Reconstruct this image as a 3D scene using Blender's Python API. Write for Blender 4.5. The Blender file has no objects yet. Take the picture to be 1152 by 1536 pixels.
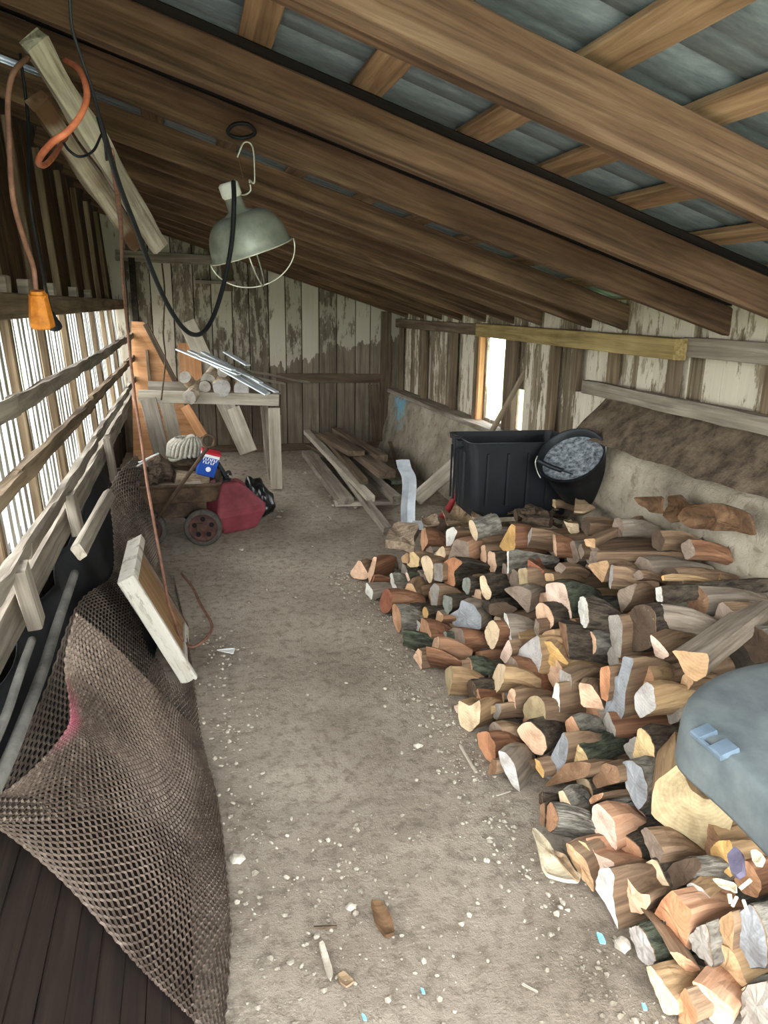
import bpy, bmesh, math, random
from mathutils import Vector, Matrix, noise as mnoise
import numpy as np
R_=random.Random(7)
# ---------------------------------------------------------------- camera geometry
F=1109.0; CX=576.0; CY=768.0; H=1.55
def cam_axes(vp=(274,458),roll=math.radians(1.0)):
    vx,vy=vp[0]-CX,CY-vp[1]; c,s=math.cos(roll),math.sin(roll)
    ux,uy=c*vx-s*vy,s*vx+c*vy
    p=math.atan2(uy,F); a=math.atan2(-ux,math.hypot(uy,F))
    f=Vector((math.sin(a)*math.cos(p),math.cos(a)*math.cos(p),-math.sin(p)))
    r=Vector((math.cos(a),-math.sin(a),0)); u=r.cross(f)
    return c*r+s*u, -s*r+c*u, f
RT,UP,FW=cam_axes(); O=Vector((0,0,H))
def ray(x,y): return RT*(x-CX)+UP*(CY-y)+FW*F
def hz(x,y,z=0.0): d=ray(x,y); return O+d*((z-H)/d.z)
def hy(x,y,Y): d=ray(x,y); return O+d*(Y/d.y)
def hx(x,y,X): d=ray(x,y); return O+d*(X/d.x)
def proj(P):
    v=Vector(P)-O; w=v.dot(FW); return (CX+F*v.dot(RT)/w, CY-F*v.dot(UP)/w)
C=bpy.context.scene.collection
# ---------------------------------------------------------------- materials
MATS={}
def srgb(c):
    if isinstance(c,str): c=tuple(int(c[i:i+2],16)/255 for i in (0,2,4))
    return tuple((v/12.92 if v<=.04045 else ((v+.055)/1.055)**2.4) for v in c)+(1,)
class NT:
    def __init__(s,name):
        s.m=bpy.data.materials.new(name); s.m.use_nodes=True; s.t=s.m.node_tree; s.n=s.t.nodes; s.l=s.t.links
        s.b=s.n['Principled BSDF']; s.b.inputs['Roughness'].default_value=.85
        if 'Specular IOR Level' in s.b.inputs: s.b.inputs['Specular IOR Level'].default_value=.25
    def node(s,t,**k):
        n=s.n.new(t)
        for a,v in k.items(): setattr(n,a,v)
        return n
    def link(s,a,b): s.l.new(a,b)
    def coord(s,scale=(1,1,1),kind='Object'):
        tc=s.node('ShaderNodeTexCoord'); mp=s.node('ShaderNodeMapping'); mp.inputs['Scale'].default_value=scale
        s.link(tc.outputs[kind],mp.inputs['Vector']); return mp.outputs['Vector']
    def objoff(s,vec,k=13.0):
        oi=s.node('ShaderNodeObjectInfo'); m=s.node('ShaderNodeMath',operation='MULTIPLY'); m.inputs[1].default_value=k
        s.link(oi.outputs['Random'],m.inputs[0]); a=s.node('ShaderNodeVectorMath',operation='ADD')
        s.link(vec,a.inputs[0]); s.link(m.outputs[0],a.inputs[1]); return a.outputs[0],oi
    def noise(s,vec,scale,detail=5,rough=.6,dist=0):
        n=s.node('ShaderNodeTexNoise'); n.inputs['Scale'].default_value=scale; n.inputs['Detail'].default_value=detail
        n.inputs['Roughness'].default_value=rough; n.inputs['Distortion'].default_value=dist
        s.link(vec,n.inputs['Vector']); return n.outputs['Fac']
    def ramp(s,fac,stops):
        r=s.node('ShaderNodeValToRGB'); e=r.color_ramp.elements
        while len(e)<len(stops): e.new(.5)
        for i,(p,c) in enumerate(stops): e[i].position=p; e[i].color=srgb(c) if not isinstance(c,float) else (c,c,c,1)
        s.link(fac,r.inputs['Fac']); return r.outputs['Color']
    def mix(s,fac,a,b,mode='MIX'):
        m=s.node('ShaderNodeMix',data_type='RGBA',blend_type=mode)
        if isinstance(fac,(int,float)): m.inputs['Factor'].default_value=fac
        else: s.link(fac,m.inputs['Factor'])
        for i,v in (('A',a),('B',b)):
            sock=[q for q in m.inputs if q.name==i and q.type=='RGBA'][0]
            if isinstance(v,(tuple,str)): sock.default_value=srgb(v) if isinstance(v,str) or len(v)==3 else v
            else: s.link(v,sock)
        return [q for q in m.outputs if q.type=='RGBA'][0]
    def bump(s,fac,strength=.4,dist=.01):
        b=s.node('ShaderNodeBump'); b.inputs['Strength'].default_value=strength; b.inputs['Distance'].default_value=dist
        s.link(fac,b.inputs['Height']); s.link(b.outputs['Normal'],s.b.inputs['Normal'])
    def col(s,c):
        if isinstance(c,(str,)): s.b.inputs['Base Color'].default_value=srgb(c)
        else: s.link(c,s.b.inputs['Base Color'])
def wood(name,dark,mid,light,grain=1.0,rough=.85,axis=0,paint=None,pamt=.5,stain=None,bmp=.5,attr=False,pz=None):
    if name in MATS: return MATS[name]
    t=NT(name); sc=[22*grain]*3; sc[axis]=1.3*grain
    v=t.coord(tuple(sc)); v,oi=t.objoff(v)
    g=t.noise(v,1.0,6,.65,.6)
    c=t.ramp(g,[(.25,dark),(.5,mid),(.75,light)])
    v2=t.coord((1,1,1)); v2,_=t.objoff(v2,7.0)
    bl=t.noise(v2,2.6,3,.6)
    c=t.mix(t.ramp(bl,[(.35,.55),(.65,0.0)]),c,(.74,.72,.70),'MULTIPLY') if stain is None else t.mix(t.ramp(bl,[(.45,0.0),(.6,1.0)]),c,stain)
    # dark grain lines
    sc2=[60*grain]*3; sc2[axis]=1.0*grain
    v3=t.coord(tuple(sc2)); v3,_=t.objoff(v3,5.0)
    l=t.noise(v3,1.0,3,.5)
    c=t.mix(t.ramp(l,[(.30,.55),(.45,0.0)]),c,dark)
    if paint:
        sc4=[9]*3; sc4[axis]=2.5
        v4=t.coord(tuple(sc4)); v4,_=t.objoff(v4,3.0)
        pn=t.noise(v4,1.6,9,.72)
        if attr:
            at=t.node('ShaderNodeAttribute'); at.attribute_name='rnd'
            m1=t.node('ShaderNodeMath',operation='MULTIPLY_ADD'); t.link(at.outputs['Fac'],m1.inputs[0]); m1.inputs[1].default_value=.22; t.link(pn,m1.inputs[2])
            pn=m1.outputs[0]
        if pz:
            tc=t.node('ShaderNodeTexCoord'); sp=t.node('ShaderNodeSeparateXYZ'); t.link(tc.outputs['Object'],sp.inputs[0])
            wv=t.noise(t.coord((9,1,1.2)),1.0,4,.6); mz=t.node('ShaderNodeMath',operation='MULTIPLY_ADD'); t.link(wv,mz.inputs[0]); mz.inputs[1].default_value=.5; t.link(sp.outputs['Z'],mz.inputs[2])
            mx=t.node('ShaderNodeMath',operation='MULTIPLY_ADD'); t.link(sp.outputs['X'],mx.inputs[0]); mx.inputs[1].default_value=-.22; t.link(mz.outputs[0],mx.inputs[2])
            mr=t.node('ShaderNodeMapRange'); t.link(mx.outputs[0],mr.inputs[0]); mr.inputs[1].default_value=pz; mr.inputs[2].default_value=pz+.04; mr.inputs[3].default_value=.45; mr.inputs[4].default_value=0
            ms=t.node('ShaderNodeMath',operation='SUBTRACT'); t.link(pn,ms.inputs[0]); t.link(mr.outputs[0],ms.inputs[1]); pn=ms.outputs[0]
        c=t.mix(t.ramp(pn,[(pamt-.03,0.0),(pamt+.03,1.0)]),c,t.mix(g,paint,'b5ab9a'))
    if attr:
        a2=t.node('ShaderNodeAttribute'); a2.attribute_name='rnd'
        c=t.mix(t.ramp(a2.outputs['Fac'],[(.0,.42),(.6,.0)]),c,'6a6258','MULTIPLY')
    t.col(c); t.b.inputs['Roughness'].default_value=rough
    t.bump(g,bmp,.006); MATS[name]=t.m; return t.m
def flat(name,c1,c2=None,scale=8,rough=.6,metal=0,bmp=.15,dist=.004,spec=None,stretch=(1,1,1)):
    if name in MATS: return MATS[name]
    t=NT(name); v=t.coord(stretch); n=t.noise(v,scale,6,.65)
    t.col(t.ramp(n,[(.35,c1),(.65,c2 or c1)])); t.b.inputs['Roughness'].default_value=rough; t.b.inputs['Metallic'].default_value=metal
    if spec is not None: t.b.inputs['Specular IOR Level'].default_value=spec
    if bmp: t.bump(n,bmp,dist)
    MATS[name]=t.m; return t.m
# ---------------------------------------------------------------- objects
def tag(o,label=None,cat=None,group=None,kind=None):
    if label: o['label']=label
    if cat: o['category']=cat
    if group: o['group']=group
    if kind: o['kind']=kind
    return o
def empty(name,loc,label=None,cat=None,group=None,kind=None):
    o=bpy.data.objects.new(name,None); o.location=loc; C.objects.link(o); o.empty_display_size=.05
    return tag(o,label,cat,group,kind)
def frame(org,xd,zd=(0,0,1)):
    x=Vector(xd).normalized(); z=Vector(zd); y=z.cross(x)
    if y.length<1e-4: y=Vector((0,1,0)).cross(x)
    y.normalize(); z=x.cross(y)
    return Matrix(((x.x,y.x,z.x,org[0]),(x.y,y.y,z.y,org[1]),(x.z,y.z,z.z,org[2]),(0,0,0,1)))
def mobj(name,verts,faces,mats,parent=None,M=None,midx=None,smooth=False):
    """verts in world coordinates; M gives the local frame"""
    M=M or Matrix.Identity(4)
    Mi=M.inverted()
    me=bpy.data.meshes.new(name); me.from_pydata([tuple(Mi@Vector(v)) for v in verts],[],faces)
    if not isinstance(mats,(list,tuple)): mats=[mats]
    for m in mats: me.materials.append(m)
    if midx: me.polygons.foreach_set('material_index',midx)
    if smooth: me.polygons.foreach_set('use_smooth',[True]*len(faces))
    me.validate(); me.update()
    bm=bmesh.new(); bm.from_mesh(me); bmesh.ops.recalc_face_normals(bm,faces=bm.faces); bm.to_mesh(me); bm.free()
    o=bpy.data.objects.new(name,me); C.objects.link(o)
    if parent is not None:
        o.parent=parent
        pm=parent.matrix_basis.copy()
        q=parent.parent
        while q is not None: pm=q.matrix_basis@pm; q=q.parent
        o.matrix_basis=pm.inverted()@M
    else: o.matrix_basis=M
    return o
def boxvf(M,x0,x1,y0,y1,z0,z1,nx=1,jit=0,seed=0):
    """box in frame M; nx cuts along x with jitter; slight chamfer via 8-gon section"""
    rr=random.Random(seed); V=[];Fc=[]
    b=min(.004,abs(y1-y0)*.15,abs(z1-z0)*.15)
    sec=[(y0+b,z0),(y1-b,z0),(y1,z0+b),(y1,z1-b),(y1-b,z1),(y0+b,z1),(y0,z1-b),(y0,z0+b)]
    o=rr.random()*50
    for i in range(nx+1):
        x=x0+(x1-x0)*i/nx
        for k,(y,z) in enumerate(sec):
            jy=jz=0
            if jit:
                jy=jit*mnoise.noise(Vector((x*4+o,k*.9,3))); jz=jit*mnoise.noise(Vector((x*4+o,k*.9,9)))
            jx=jit*rr.uniform(-.6,.6) if jit and i in (0,nx) else 0
            V.append(M@Vector((x+jx,y+jy,z+jz)))
    n=8
    for i in range(nx):
        for k in range(n):
            a=i*n+k; b2=i*n+(k+1)%n; Fc.append((a,b2,b2+n,a+n))
    Fc.append(tuple(range(n-1,-1,-1))); Fc.append(tuple(nx*n+k for k in range(n)))
    return V,Fc
def board(name,p0,p1,w,t,mat,up=(0,0,1),parent=None,jit=.002,nx=None,seed=None,warp=0):
    """plank from p0 to p1, width w across, thickness t along 'up'"""
    p0=Vector(p0);p1=Vector(p1); L=(p1-p0).length; M=frame(p0,p1-p0,up)
    nx=nx or max(2,int(L/.15)); sd=seed if seed is not None else R_.randint(0,9999)
    V,Fc=boxvf(M,0,L,-w/2,w/2,-t/2,t/2,nx,jit,sd)
    if warp: 
        V=[v+Vector((0,0,-warp*4*((Mx:=(M.inverted()@v).x/L)*(1-Mx)))) for v in V]
    return mobj(name,V,Fc,mat,parent,M)
def spline(pts,n=8):
    P=[Vector(p) for p in pts]; P=[P[0]*2-P[1]]+P+[P[-1]*2-P[-2]]; out=[]
    for i in range(1,len(P)-2):
        a,b,c,d=P[i-1:i+3]
        for k in range(n):
            t=k/n; out.append(.5*((2*b)+(c-a)*t+(2*a-5*b+4*c-d)*t*t+(3*b-a-3*c+d)*t**3))
    out.append(P[-2]); return out
def tubevf(pts,r,sides=8,caps=True):
    V=[];Fc=[]; n=len(pts); N=None
    for i,p in enumerate(pts):
        d=(pts[min(i+1,n-1)]-pts[max(i-1,0)])
        if d.length<1e-9: d=Vector((0,0,1))
        d.normalize()
        if N is None: N=d.orthogonal().normalized()
        else:
            N=N-d*N.dot(d); N=N.normalized() if N.length>1e-6 else d.orthogonal().normalized()
        B=d.cross(N); rr=r(i/(n-1)) if callable(r) else r
        for k in range(sides):
            a=2*math.pi*k/sides; V.append(p+(N*math.cos(a)+B*math.sin(a))*rr)
    for i in range(n-1):
        for k in range(sides):
            a=i*sides+k;b=i*sides+(k+1)%sides; Fc.append((a,b,b+sides,a+sides))
    if caps: Fc.append(tuple(range(sides-1,-1,-1))); Fc.append(tuple((n-1)*sides+k for k in range(sides)))
    return V,Fc
def tube(name,pts,r,mat,parent=None,n=8,sides=8,M=None):
    pts=spline(pts,n) if n else [Vector(p) for p in pts]
    V,Fc=tubevf(pts,r,sides); return mobj(name,V,Fc,mat,parent,M or Matrix.Translation(pts[0]),smooth=True)
def join(parts):
    V=[];Fc=[]
    for v,f in parts:
        o=len(V); V+=v; Fc+=[tuple(i+o for i in q) for q in f]
    return V,Fc
def lathevf(M,prof,seg=32,cap0=False,cap1=False):
    """profile of (r,x) along local x axis of M"""
    V=[];Fc=[]
    for r,x in prof:
        for k in range(seg):
            a=2*math.pi*k/seg; V.append(M@Vector((x,r*math.cos(a),r*math.sin(a))))
    for i in range(len(prof)-1):
        for k in range(seg):
            a=i*seg+k;b=i*seg+(k+1)%seg; Fc.append((a,b,b+seg,a+seg))
    if cap0: Fc.append(tuple(range(seg-1,-1,-1)))
    if cap1: Fc.append(tuple((len(prof)-1)*seg+k for k in range(seg)))
    return V,Fc
def prism(pts,d):
    """extrude polygon pts (world) by vector d"""
    n=len(pts); V=[Vector(p) for p in pts]+[Vector(p)+Vector(d) for p in pts]
    return V,[tuple(range(n-1,-1,-1)),tuple(range(n,2*n))]+[(i,(i+1)%n,(i+1)%n+n,i+n) for i in range(n)]
def add_bevel(o,w=.004,seg=2):
    m=o.modifiers.new('bevel','BEVEL'); m.width=w; m.segments=seg; m.limit_method='ANGLE'; m.angle_limit=.6
# ================================================================= MATERIALS
M_raf=wood('rafter_wood','2a1f17','644c3a','88705a',1.0)
M_raf2=wood('rafter_wood_pale','33271d','6e5643','9a7e60',1.0)
M_pur=wood('purlin_wood','4e3b2a','93775a','b89c7a',1.0,axis=1)
M_grey=wood('grey_board','5a5046','8f8577','b4ab9c',1.0)
M_greyy=wood('grey_board_y','544a40','8a8072','aea595',1.0)
M_brn=wood('brown_board','3a2e24','685847','857461',1.0)
M_pale=wood('pale_board','8c8272','b5ab9a','d0c8b8',1.0)
M_white=wood('weathered_white','6b6254','c0b8a6','dcd6c8',1.0,paint='dcd8cc',pamt=.45)
M_ply=wood('plywood','a06f46','c99468','dfb088',.7,axis=0,bmp=.15)
M_yel=wood('yellow_plate','665432','9c8658','b8a274',1.0)
M_stud=wood('stud_wood','3c2e22','77654f','9c8a70',1.0)
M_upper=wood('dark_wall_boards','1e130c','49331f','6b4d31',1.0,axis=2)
M_slat=wood('slat_wood','8a8a86','c0c2c0','dcdedc',1.2)
M_wallR=wood('rear_wall_boards','5a4f43','857a69','a39783',1.0,axis=2,paint='c0b8a6',pamt=.53,attr=True,pz=.95)
M_wallL=wood('rear_wall_lower','3c342a','6b6052','8b8070',1.0,axis=2)
M_wallS=wood('side_wall_boards','4c3b2b','8f8069','b8aa93',1.0,axis=2,paint='cfc4b0',pamt=.60,attr=True)
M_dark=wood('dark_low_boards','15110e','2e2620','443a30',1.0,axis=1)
def m_dirt():
    t=NT('dirt_floor'); v=t.coord()
    a=t.noise(v,1.3,6,.6); b=t.noise(v,22,9,.72); c3=t.noise(v,90,5,.75)
    c=t.ramp(a,[(.3,'857868'),(.5,'a39686'),(.7,'b3a795')])
    c=t.mix(t.ramp(b,[(.38,.5),(.52,0.0)]),c,'55493c')
    c=t.mix(t.ramp(c3,[(.62,0.0),(.72,.55)]),c,'cbc3b4')
    t.col(c); t.b.inputs['Roughness'].default_value=.95
    m=t.node('ShaderNodeMath',operation='ADD'); t.link(b,m.inputs[0]); t.link(c3,m.inputs[1])
    t.bump(m.outputs[0],.9,.012); return t.m
M_dirt=m_dirt()
def m_stone():
    t=NT('lime_plaster_stone'); v=t.coord()
    a=t.noise(v,3,7,.65); b=t.noise(v,14,8,.7,.5)
    c=t.ramp(a,[(.3,'71685a'),(.5,'968c7a'),(.7,'b3a996')])
    c=t.mix(t.ramp(b,[(.34,.6),(.46,0.0)]),c,'5d4d3c')
    # flaked blue paint patch high at the far corner (a mark on the wall itself)
    sp=t.node('ShaderNodeSeparateXYZ'); tc=t.node('ShaderNodeTexCoord'); t.link(tc.outputs['Object'],sp.inputs[0])
    dv=t.node('ShaderNodeVectorMath',operation='DISTANCE'); t.link(tc.outputs['Object'],dv.inputs[0]); dv.inputs[1].default_value=(2.2,7.7,.56)
    mr=t.node('ShaderNodeMapRange'); t.link(dv.outputs['Value'],mr.inputs[0]); mr.inputs[1].default_value=.30; mr.inputs[2].default_value=.12
    n2=t.noise(v,9,5,.6); mm=t.node('ShaderNodeMath',operation='MULTIPLY'); t.link(mr.outputs[0],mm.inputs[0]); t.link(t.ramp(n2,[(.42,0.0),(.5,1.0)]),mm.inputs[1])
    c=t.mix(mm.outputs[0],c,'6fa6bd')
    t.col(c); t.b.inputs['Roughness'].default_value=.95; t.bump(b,1.0,.02); return t.m
M_stone=m_stone()
def m_metal():
    t=NT('galvanized_roofing'); v=t.coord((1,1,1)); a=t.noise(v,2.2,4,.6); b=t.noise(t.coord((1,6,6)),6,6,.7)
    c=t.ramp(b,[(.3,'66737a'),(.55,'86949a'),(.75,'a2afb2')]); c=t.mix(t.ramp(a,[(.4,0.0),(.7,.4)]),c,'5a6468')
    t.col(c); t.b.inputs['Metallic'].default_value=.35; t.b.inputs['Roughness'].default_value=.5; return t.m
M_metal=m_metal()
M_grass=flat('outside_grass','5d7a3c','86a05c',4,.9)
M_leaf=flat('outside_hedge','4c6a34','7d9a58',3,.9)
# ================================================================= SETTING
YR=8.25; XL=-.50; XR=2.35
def wx(z): return XL-.08*(z-.8) if z>.8 else XL-.02*(.8-z)     # the window wall leans outward
# floor
nx,ny=90,240; V=[];Fc=[]
for j in range(ny+1):
    for i in range(nx+1):
        x=-1.3+4.6*i/nx; y=-1.2+10.2*j/ny
        z=.012*mnoise.noise(Vector((x*2,y*2,0)))+.007*mnoise.noise(Vector((x*9,y*9,5)))+.004*mnoise.noise(Vector((x*25,y*25,8)))
        if x<.0: z+=.03*min(1,-x*3)
        if .8<x<1.1: z+=.008*mnoise.noise(Vector((x*30,y*30,2)))
        V.append((x,y,z-.004))
for j in range(ny):
    for i in range(nx):
        a=j*(nx+1)+i; Fc.append((a,a+1,a+nx+2,a+nx+1))
tag(mobj('floor',V,Fc,M_dirt,smooth=True),kind='structure')
# outside ground
V=[(-30,-30,-.06),(30,-30,-.06),(30,30,-.06),(-30,30,-.06)]
tag(mobj('ground',V,[(0,1,2,3)],M_grass),kind='structure')
M_yard=flat('pale_gravel_yard','7d7a6c','9b988a',3,.95)
tag(mobj('yard',[(-9,-9,-.05),(2.7,-9,-.05),(2.7,12,-.05),(-9,12,-.05)],[(0,1,2,3)],M_yard),kind='structure')
def planks(name,fr,L0,L1,zlo,zhi,wmin,wmax,t,mat,seed,parent=None,holes=(),gap=.004,M=None,jit=.0015,nx=4):
    """vertical planks along a line: fr(s) -> (point, normal) ; zlo(s),zhi(s) heights"""
    rr=random.Random(seed); s=L0; parts=[]
    while s<L1:
        w=min(rr.uniform(wmin,wmax),L1-s)
        if w<.02: break
        mid=s+w/2; segs=[(zlo(mid),zhi(mid))]
        for (h0,h1,za,zb) in holes:
            if s<h1-.02 and s+w>h0+.02: segs=[(segs[0][0],za),(zb,segs[0][1])]
        for a,b in segs:
            if b-a<.03: continue
            p,q,nrm=fr(s+gap/2,a),fr(s+w-gap/2,a),None
            top0,top1=fr(s+gap/2,b),fr(s+w-gap/2,b)
            c0=(Vector(p)+Vector(q))/2; c1=(Vector(top0)+Vector(top1))/2
            Mx=frame(c0,c1-c0,Vector(q)-Vector(p)); hw=(Vector(q)-Vector(p)).length/2
            off=rr.uniform(-.004,.004)
            parts.append(boxvf(Mx,0,(c1-c0).length,-t/2+off,t/2+off,-hw,hw,nx,jit,rr.randint(0,999)))
        s+=w
    V,Fc=join(parts); o=mobj(name,V,Fc,mat,parent,M)
    at=o.data.attributes.new('rnd','FLOAT','POINT'); vals=[]
    for v_,_f in parts:
        r=rr.random(); vals+=[r]*len(v_)
    at.data.foreach_set('value',vals[:len(o.data.vertices)]); return o
roofz=lambda x,c=.62: H+c-.30*x
# rear wall : upper boards painted, a lower tier behind the rail
rw=planks('wall_rear',lambda s,z:(s,YR,z),-.75,2.45,lambda s:.0,lambda s:roofz(s)+.185,.17,.25,.022,M_wallR,11,nx=8,gap=.009)
tag(rw,kind='structure')
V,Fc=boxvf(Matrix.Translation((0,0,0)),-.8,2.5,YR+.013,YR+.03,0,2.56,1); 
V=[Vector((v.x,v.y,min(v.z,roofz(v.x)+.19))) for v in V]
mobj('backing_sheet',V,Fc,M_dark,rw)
board('rail',(.95,YR-.035,.80),(2.2,YR-.035,.79),.035,.10,M_brn,up=(0,0,1),parent=rw)
board('corner_post',(2.18,YR-.04,.0),(2.18,YR-.04,1.52),.06,.11,M_brn,up=(1,0,0),parent=rw)
board('top_plate',(-.62,YR-.05,2.02),(.36,YR-.05,2.00),.06,.10,M_grey,up=(0,0,1),parent=rw)
board('sill',(-.6,YR-.04,.04),(2.3,YR-.04,.03),.05,.07,M_brn,up=(0,0,1),parent=rw)
board('bracket_board',(.46,YR-.03,1.70),(.46,YR-.03,2.10),.03,.11,M_brn,up=(1,0,0),parent=rw)
Vb,Fb=prism([hy(305,434,YR-.06),hy(355,434,YR-.06),hy(342,439,YR-.06),hy(318,439,YR-.06)],(0,-.03,0))
Vb,Fb=boxvf(Matrix.Translation((0,0,0)),.14,.54,YR-.16,YR-.01,1.77,1.80,2,.001,3)
mobj('shelf',Vb,Fb,M_grey,rw)
board('corner_stud',(-.47,YR-.06,1.3),(-.47,YR-.06,2.0),.07,.06,M_dark,up=(1,0,0),parent=rw)
# right wall
holes=[(5.30,5.70,.70,1.36),(5.02,5.08,.70,1.0)]
wr=planks('wall_right',lambda s,z:(XR+.02,s,z),-.05,YR,lambda s:.62 if s>3.7 else .95,lambda s:1.62,.09,.17,.02,M_wallS,5,holes=holes,nx=5)
tag(wr,kind='structure')
for y0,y1,xa,t in [(5.35,8.2,XR-.04,.045),( -.6,3.12,XR-.04,.045)]:
    board('top_plate',(xa,y0,1.40),(xa,y1,1.40),t,.09,M_greyy if y0<0 else M_brn,up=(0,0,1),parent=wr)
board('yellow_plate',(2.25,3.08,1.39),(2.31,5.75,1.40),.07,.10,M_yel,up=(0,0,1),parent=wr)
for i,(y,z0) in enumerate([(8.05,.66),(7.2,.66),(6.35,.66),(5.78,.66),(5.12,.66),(4.45,.66),(4.15,1.08),(3.75,1.08),(3.2,1.08),(2.55,1.08),(1.7,1.08),(.9,1.08)]):
    board('stud',(XR-.03,y,z0),(XR-.03,y,1.36),.07 if i not in (4,) else .16,.045,M_stud if i%2 else M_brn,up=(1,0,0),parent=wr)
board('window_post',(XR-.02,5.74,.66),(XR-.02,5.74,1.38),.06,.05,wood('warm_post','8a5a34','c28d5c','dcb080',1),up=(1,0,0),parent=wr)
board('sill_board',(2.27,4.3,.66),(2.28,YR-.05,.66),.16,.04,M_greyy,parent=wr,jit=.004)
board('ledge_board',(2.27,-.5,1.10),(2.27,3.95,1.13),.05,.075,M_greyy,up=(0,0,1),parent=wr,jit=.008)
# low stone wall, higher with a dirt ledge in the near half
V=[];Fc=[]; n=110; prof_n=14
for j in range(n+1):
    y=-.7+(YR+.1+.7)*j/n; k=max(0,min(1,(4.0-y)/.4)); k=k*k*(3-2*k)
    zt=.64*(1-k)+.84*k
    base=2.22-.06*k
    P=[(base-.12,-.02),(base-.08,zt*.2),(base-.05,zt*.4),(base-.02,zt*.6),(base-.01,zt*.8),(base+.00,zt*.93),(base+.03,zt-.0),(base+.08,zt+.02+.0*k),(base+.13,zt+.03),(base+.22,zt+.02),(base+.40,zt),(base+.40,-.02)]
    for i,(x,z) in enumerate(P):
        d=.035*mnoise.noise(Vector((y*1.7,i*.5,1)))+.018*mnoise.noise(Vector((y*6,i*1.3,4)))
        V.append((x+(d if i<10 else 0),y,z+(.6*d if 3<i<9 else 0)))
m_=len(P)
for j in range(n):
    for i in range(m_-1):
        a=j*m_+i; Fc.append((a,a+1,a+1+m_,a+m_))
o=mobj('wall_base',V,Fc,M_stone,smooth=True); tag(o,kind='structure')
M_ledge=flat('ledge_dirt','3c3026','6e604e',12,.95,bmp=.8,dist=.02)
V=[];Fc=[]
for j in range(n+1):
    y=-.7+4.5*j/n
    for i in range(7):
        x=2.12+.035*i; z=.87+.22*(i/6)+.02*mnoise.noise(Vector((x*8,y*5,2)))-.05*max(0,y-3.9)
        V.append((x,y,z))
for j in range(n):
    for i in range(6):
        a=j*7+i; Fc.append((a,a+1,a+8,a+7))
tag(mobj('ledge_dirt',V,Fc,M_ledge,smooth=True),kind='structure')
# left wall: dark boards above, slats with open gaps below, rails, studs
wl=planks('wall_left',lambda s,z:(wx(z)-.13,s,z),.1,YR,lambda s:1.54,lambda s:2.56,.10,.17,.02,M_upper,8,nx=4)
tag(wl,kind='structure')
V,Fc=[],[]
rr=random.Random(4); y=.15; parts=[]
while y<YR:
    w=rr.uniform(.028,.052)
    c0=Vector((wx(.6)-.12,y,.60)); c1=Vector((wx(1.55)-.12,y+rr.uniform(-.01,.01),1.56))
    board('slat',c0,c1,w,.012,M_slat,up=(1,0,0),parent=wl,jit=.002,nx=6)
    y+=w+rr.uniform(.045,.08)
board('head_beam',(wx(1.54)-.06,.1,1.53),(wx(1.54)-.06,YR,1.55),.08,.09,M_stud,up=(0,0,1),parent=wl)
for z in (.83,1.04,1.25):
    y=.1; L=[2.3,1.9,2.6,2.1]
    pts=[]
    for l in L:
        y2=min(y+l,YR-.1)
        board('rail',(XL+.00,y,z+rr.uniform(-.012,.012)),(XL+.00,y2,z+rr.uniform(-.012,.012)),.03,.055,M_greyy if z!=1.04 else M_stud,up=(0,0,1),parent=wl,jit=.010,nx=26)
        y=y2-.04
        if y>YR-.2: break
board('sill_board',(XL-.03,.1,.665),(XL-.03,7.4,.665),.035,.12,M_greyy,up=(0,0,1),parent=wl,jit=.008,nx=40)
sy=[1.1,1.75,2.45,3.1,3.8,4.5,5.2,5.9,6.6,7.3]
for i,y in enumerate(sy):
    board('stud',(wx(.45)-.075,y,.50),(wx(2.3)-.075,y,2.32),.035,.04,M_stud,up=(0,1,0),parent=wl,jit=.004)
for y0 in (2.9,3.3,3.9,4.7,5.4):
    V,Fc=boxvf(Matrix.Translation((wx(1.6)-.06,y0,1.58)),0,.04,0,.08,0,.06,1,.003,int(y0*10)); mobj('block',V,Fc,M_grey,wl)
# dark low boards and earth bank behind the clutter
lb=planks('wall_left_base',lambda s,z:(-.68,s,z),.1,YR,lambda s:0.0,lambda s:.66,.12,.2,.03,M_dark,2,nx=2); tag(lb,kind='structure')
# roof
V=[];Fc=[]; y=-.15; xs=[-1.0+3.7*i/8 for i in range(9)]
ys=[];zs=[]
while y<YR+.15:
    for dy,dz in ((0,0),(.055,0),(.065,.012),(.075,.018),(.085,.012),(.095,0),(.22,0),(.23,.005),(.24,0)):
        ys.append(y+dy); zs.append(dz)
    y+=.26
for yy,zz in zip(ys,zs):
    for x in xs: V.append((x,yy,roofz(x,.815)+zz))
m_=len(xs)
for j in range(len(ys)-1):
    for i in range(m_-1):
        a=j*m_+i; Fc.append((a,a+1,a+1+m_,a+m_))
# thickness
nV=len(V); V+= [(x,y,z+.03) for x,y,z in V]; Fc+=[tuple(i+nV for i in f[::-1]) for f in Fc]
tag(mobj('ceiling',V,Fc,M_metal,smooth=True),kind='structure')
ORD=['nearest','second','third','fourth','fifth','sixth','seventh','eighth','ninth','tenth','eleventh','twelfth','thirteenth']
ry=[(1.56,.055,.135,M_raf),(2.34,.05,.125,M_raf),(2.90,.05,.115,M_raf),(3.72,.05,.13,M_raf2),(4.1,.045,.12,M_raf),(4.75,.05,.13,M_raf2),(5.2,.045,.12,M_raf),(5.75,.05,.12,M_raf2),(6.3,.045,.12,M_raf),(6.85,.05,.12,M_raf),(7.4,.045,.12,M_raf2),(7.95,.05,.12,M_raf)]
for i,(y,t,h,m) in enumerate(ry):
    x0,x1=-.72,2.62
    b=board('rafter',(x0,y+t/2,roofz(x0)+h/2),(x1,y+t/2,roofz(x1)+h/2),t,h,m,up=(0,0,1),jit=.003,nx=24)
    tag(b,f"long sloping brown roof rafter, {ORD[i]} one counted from the camera",'rafter','roof rafters')
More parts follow.
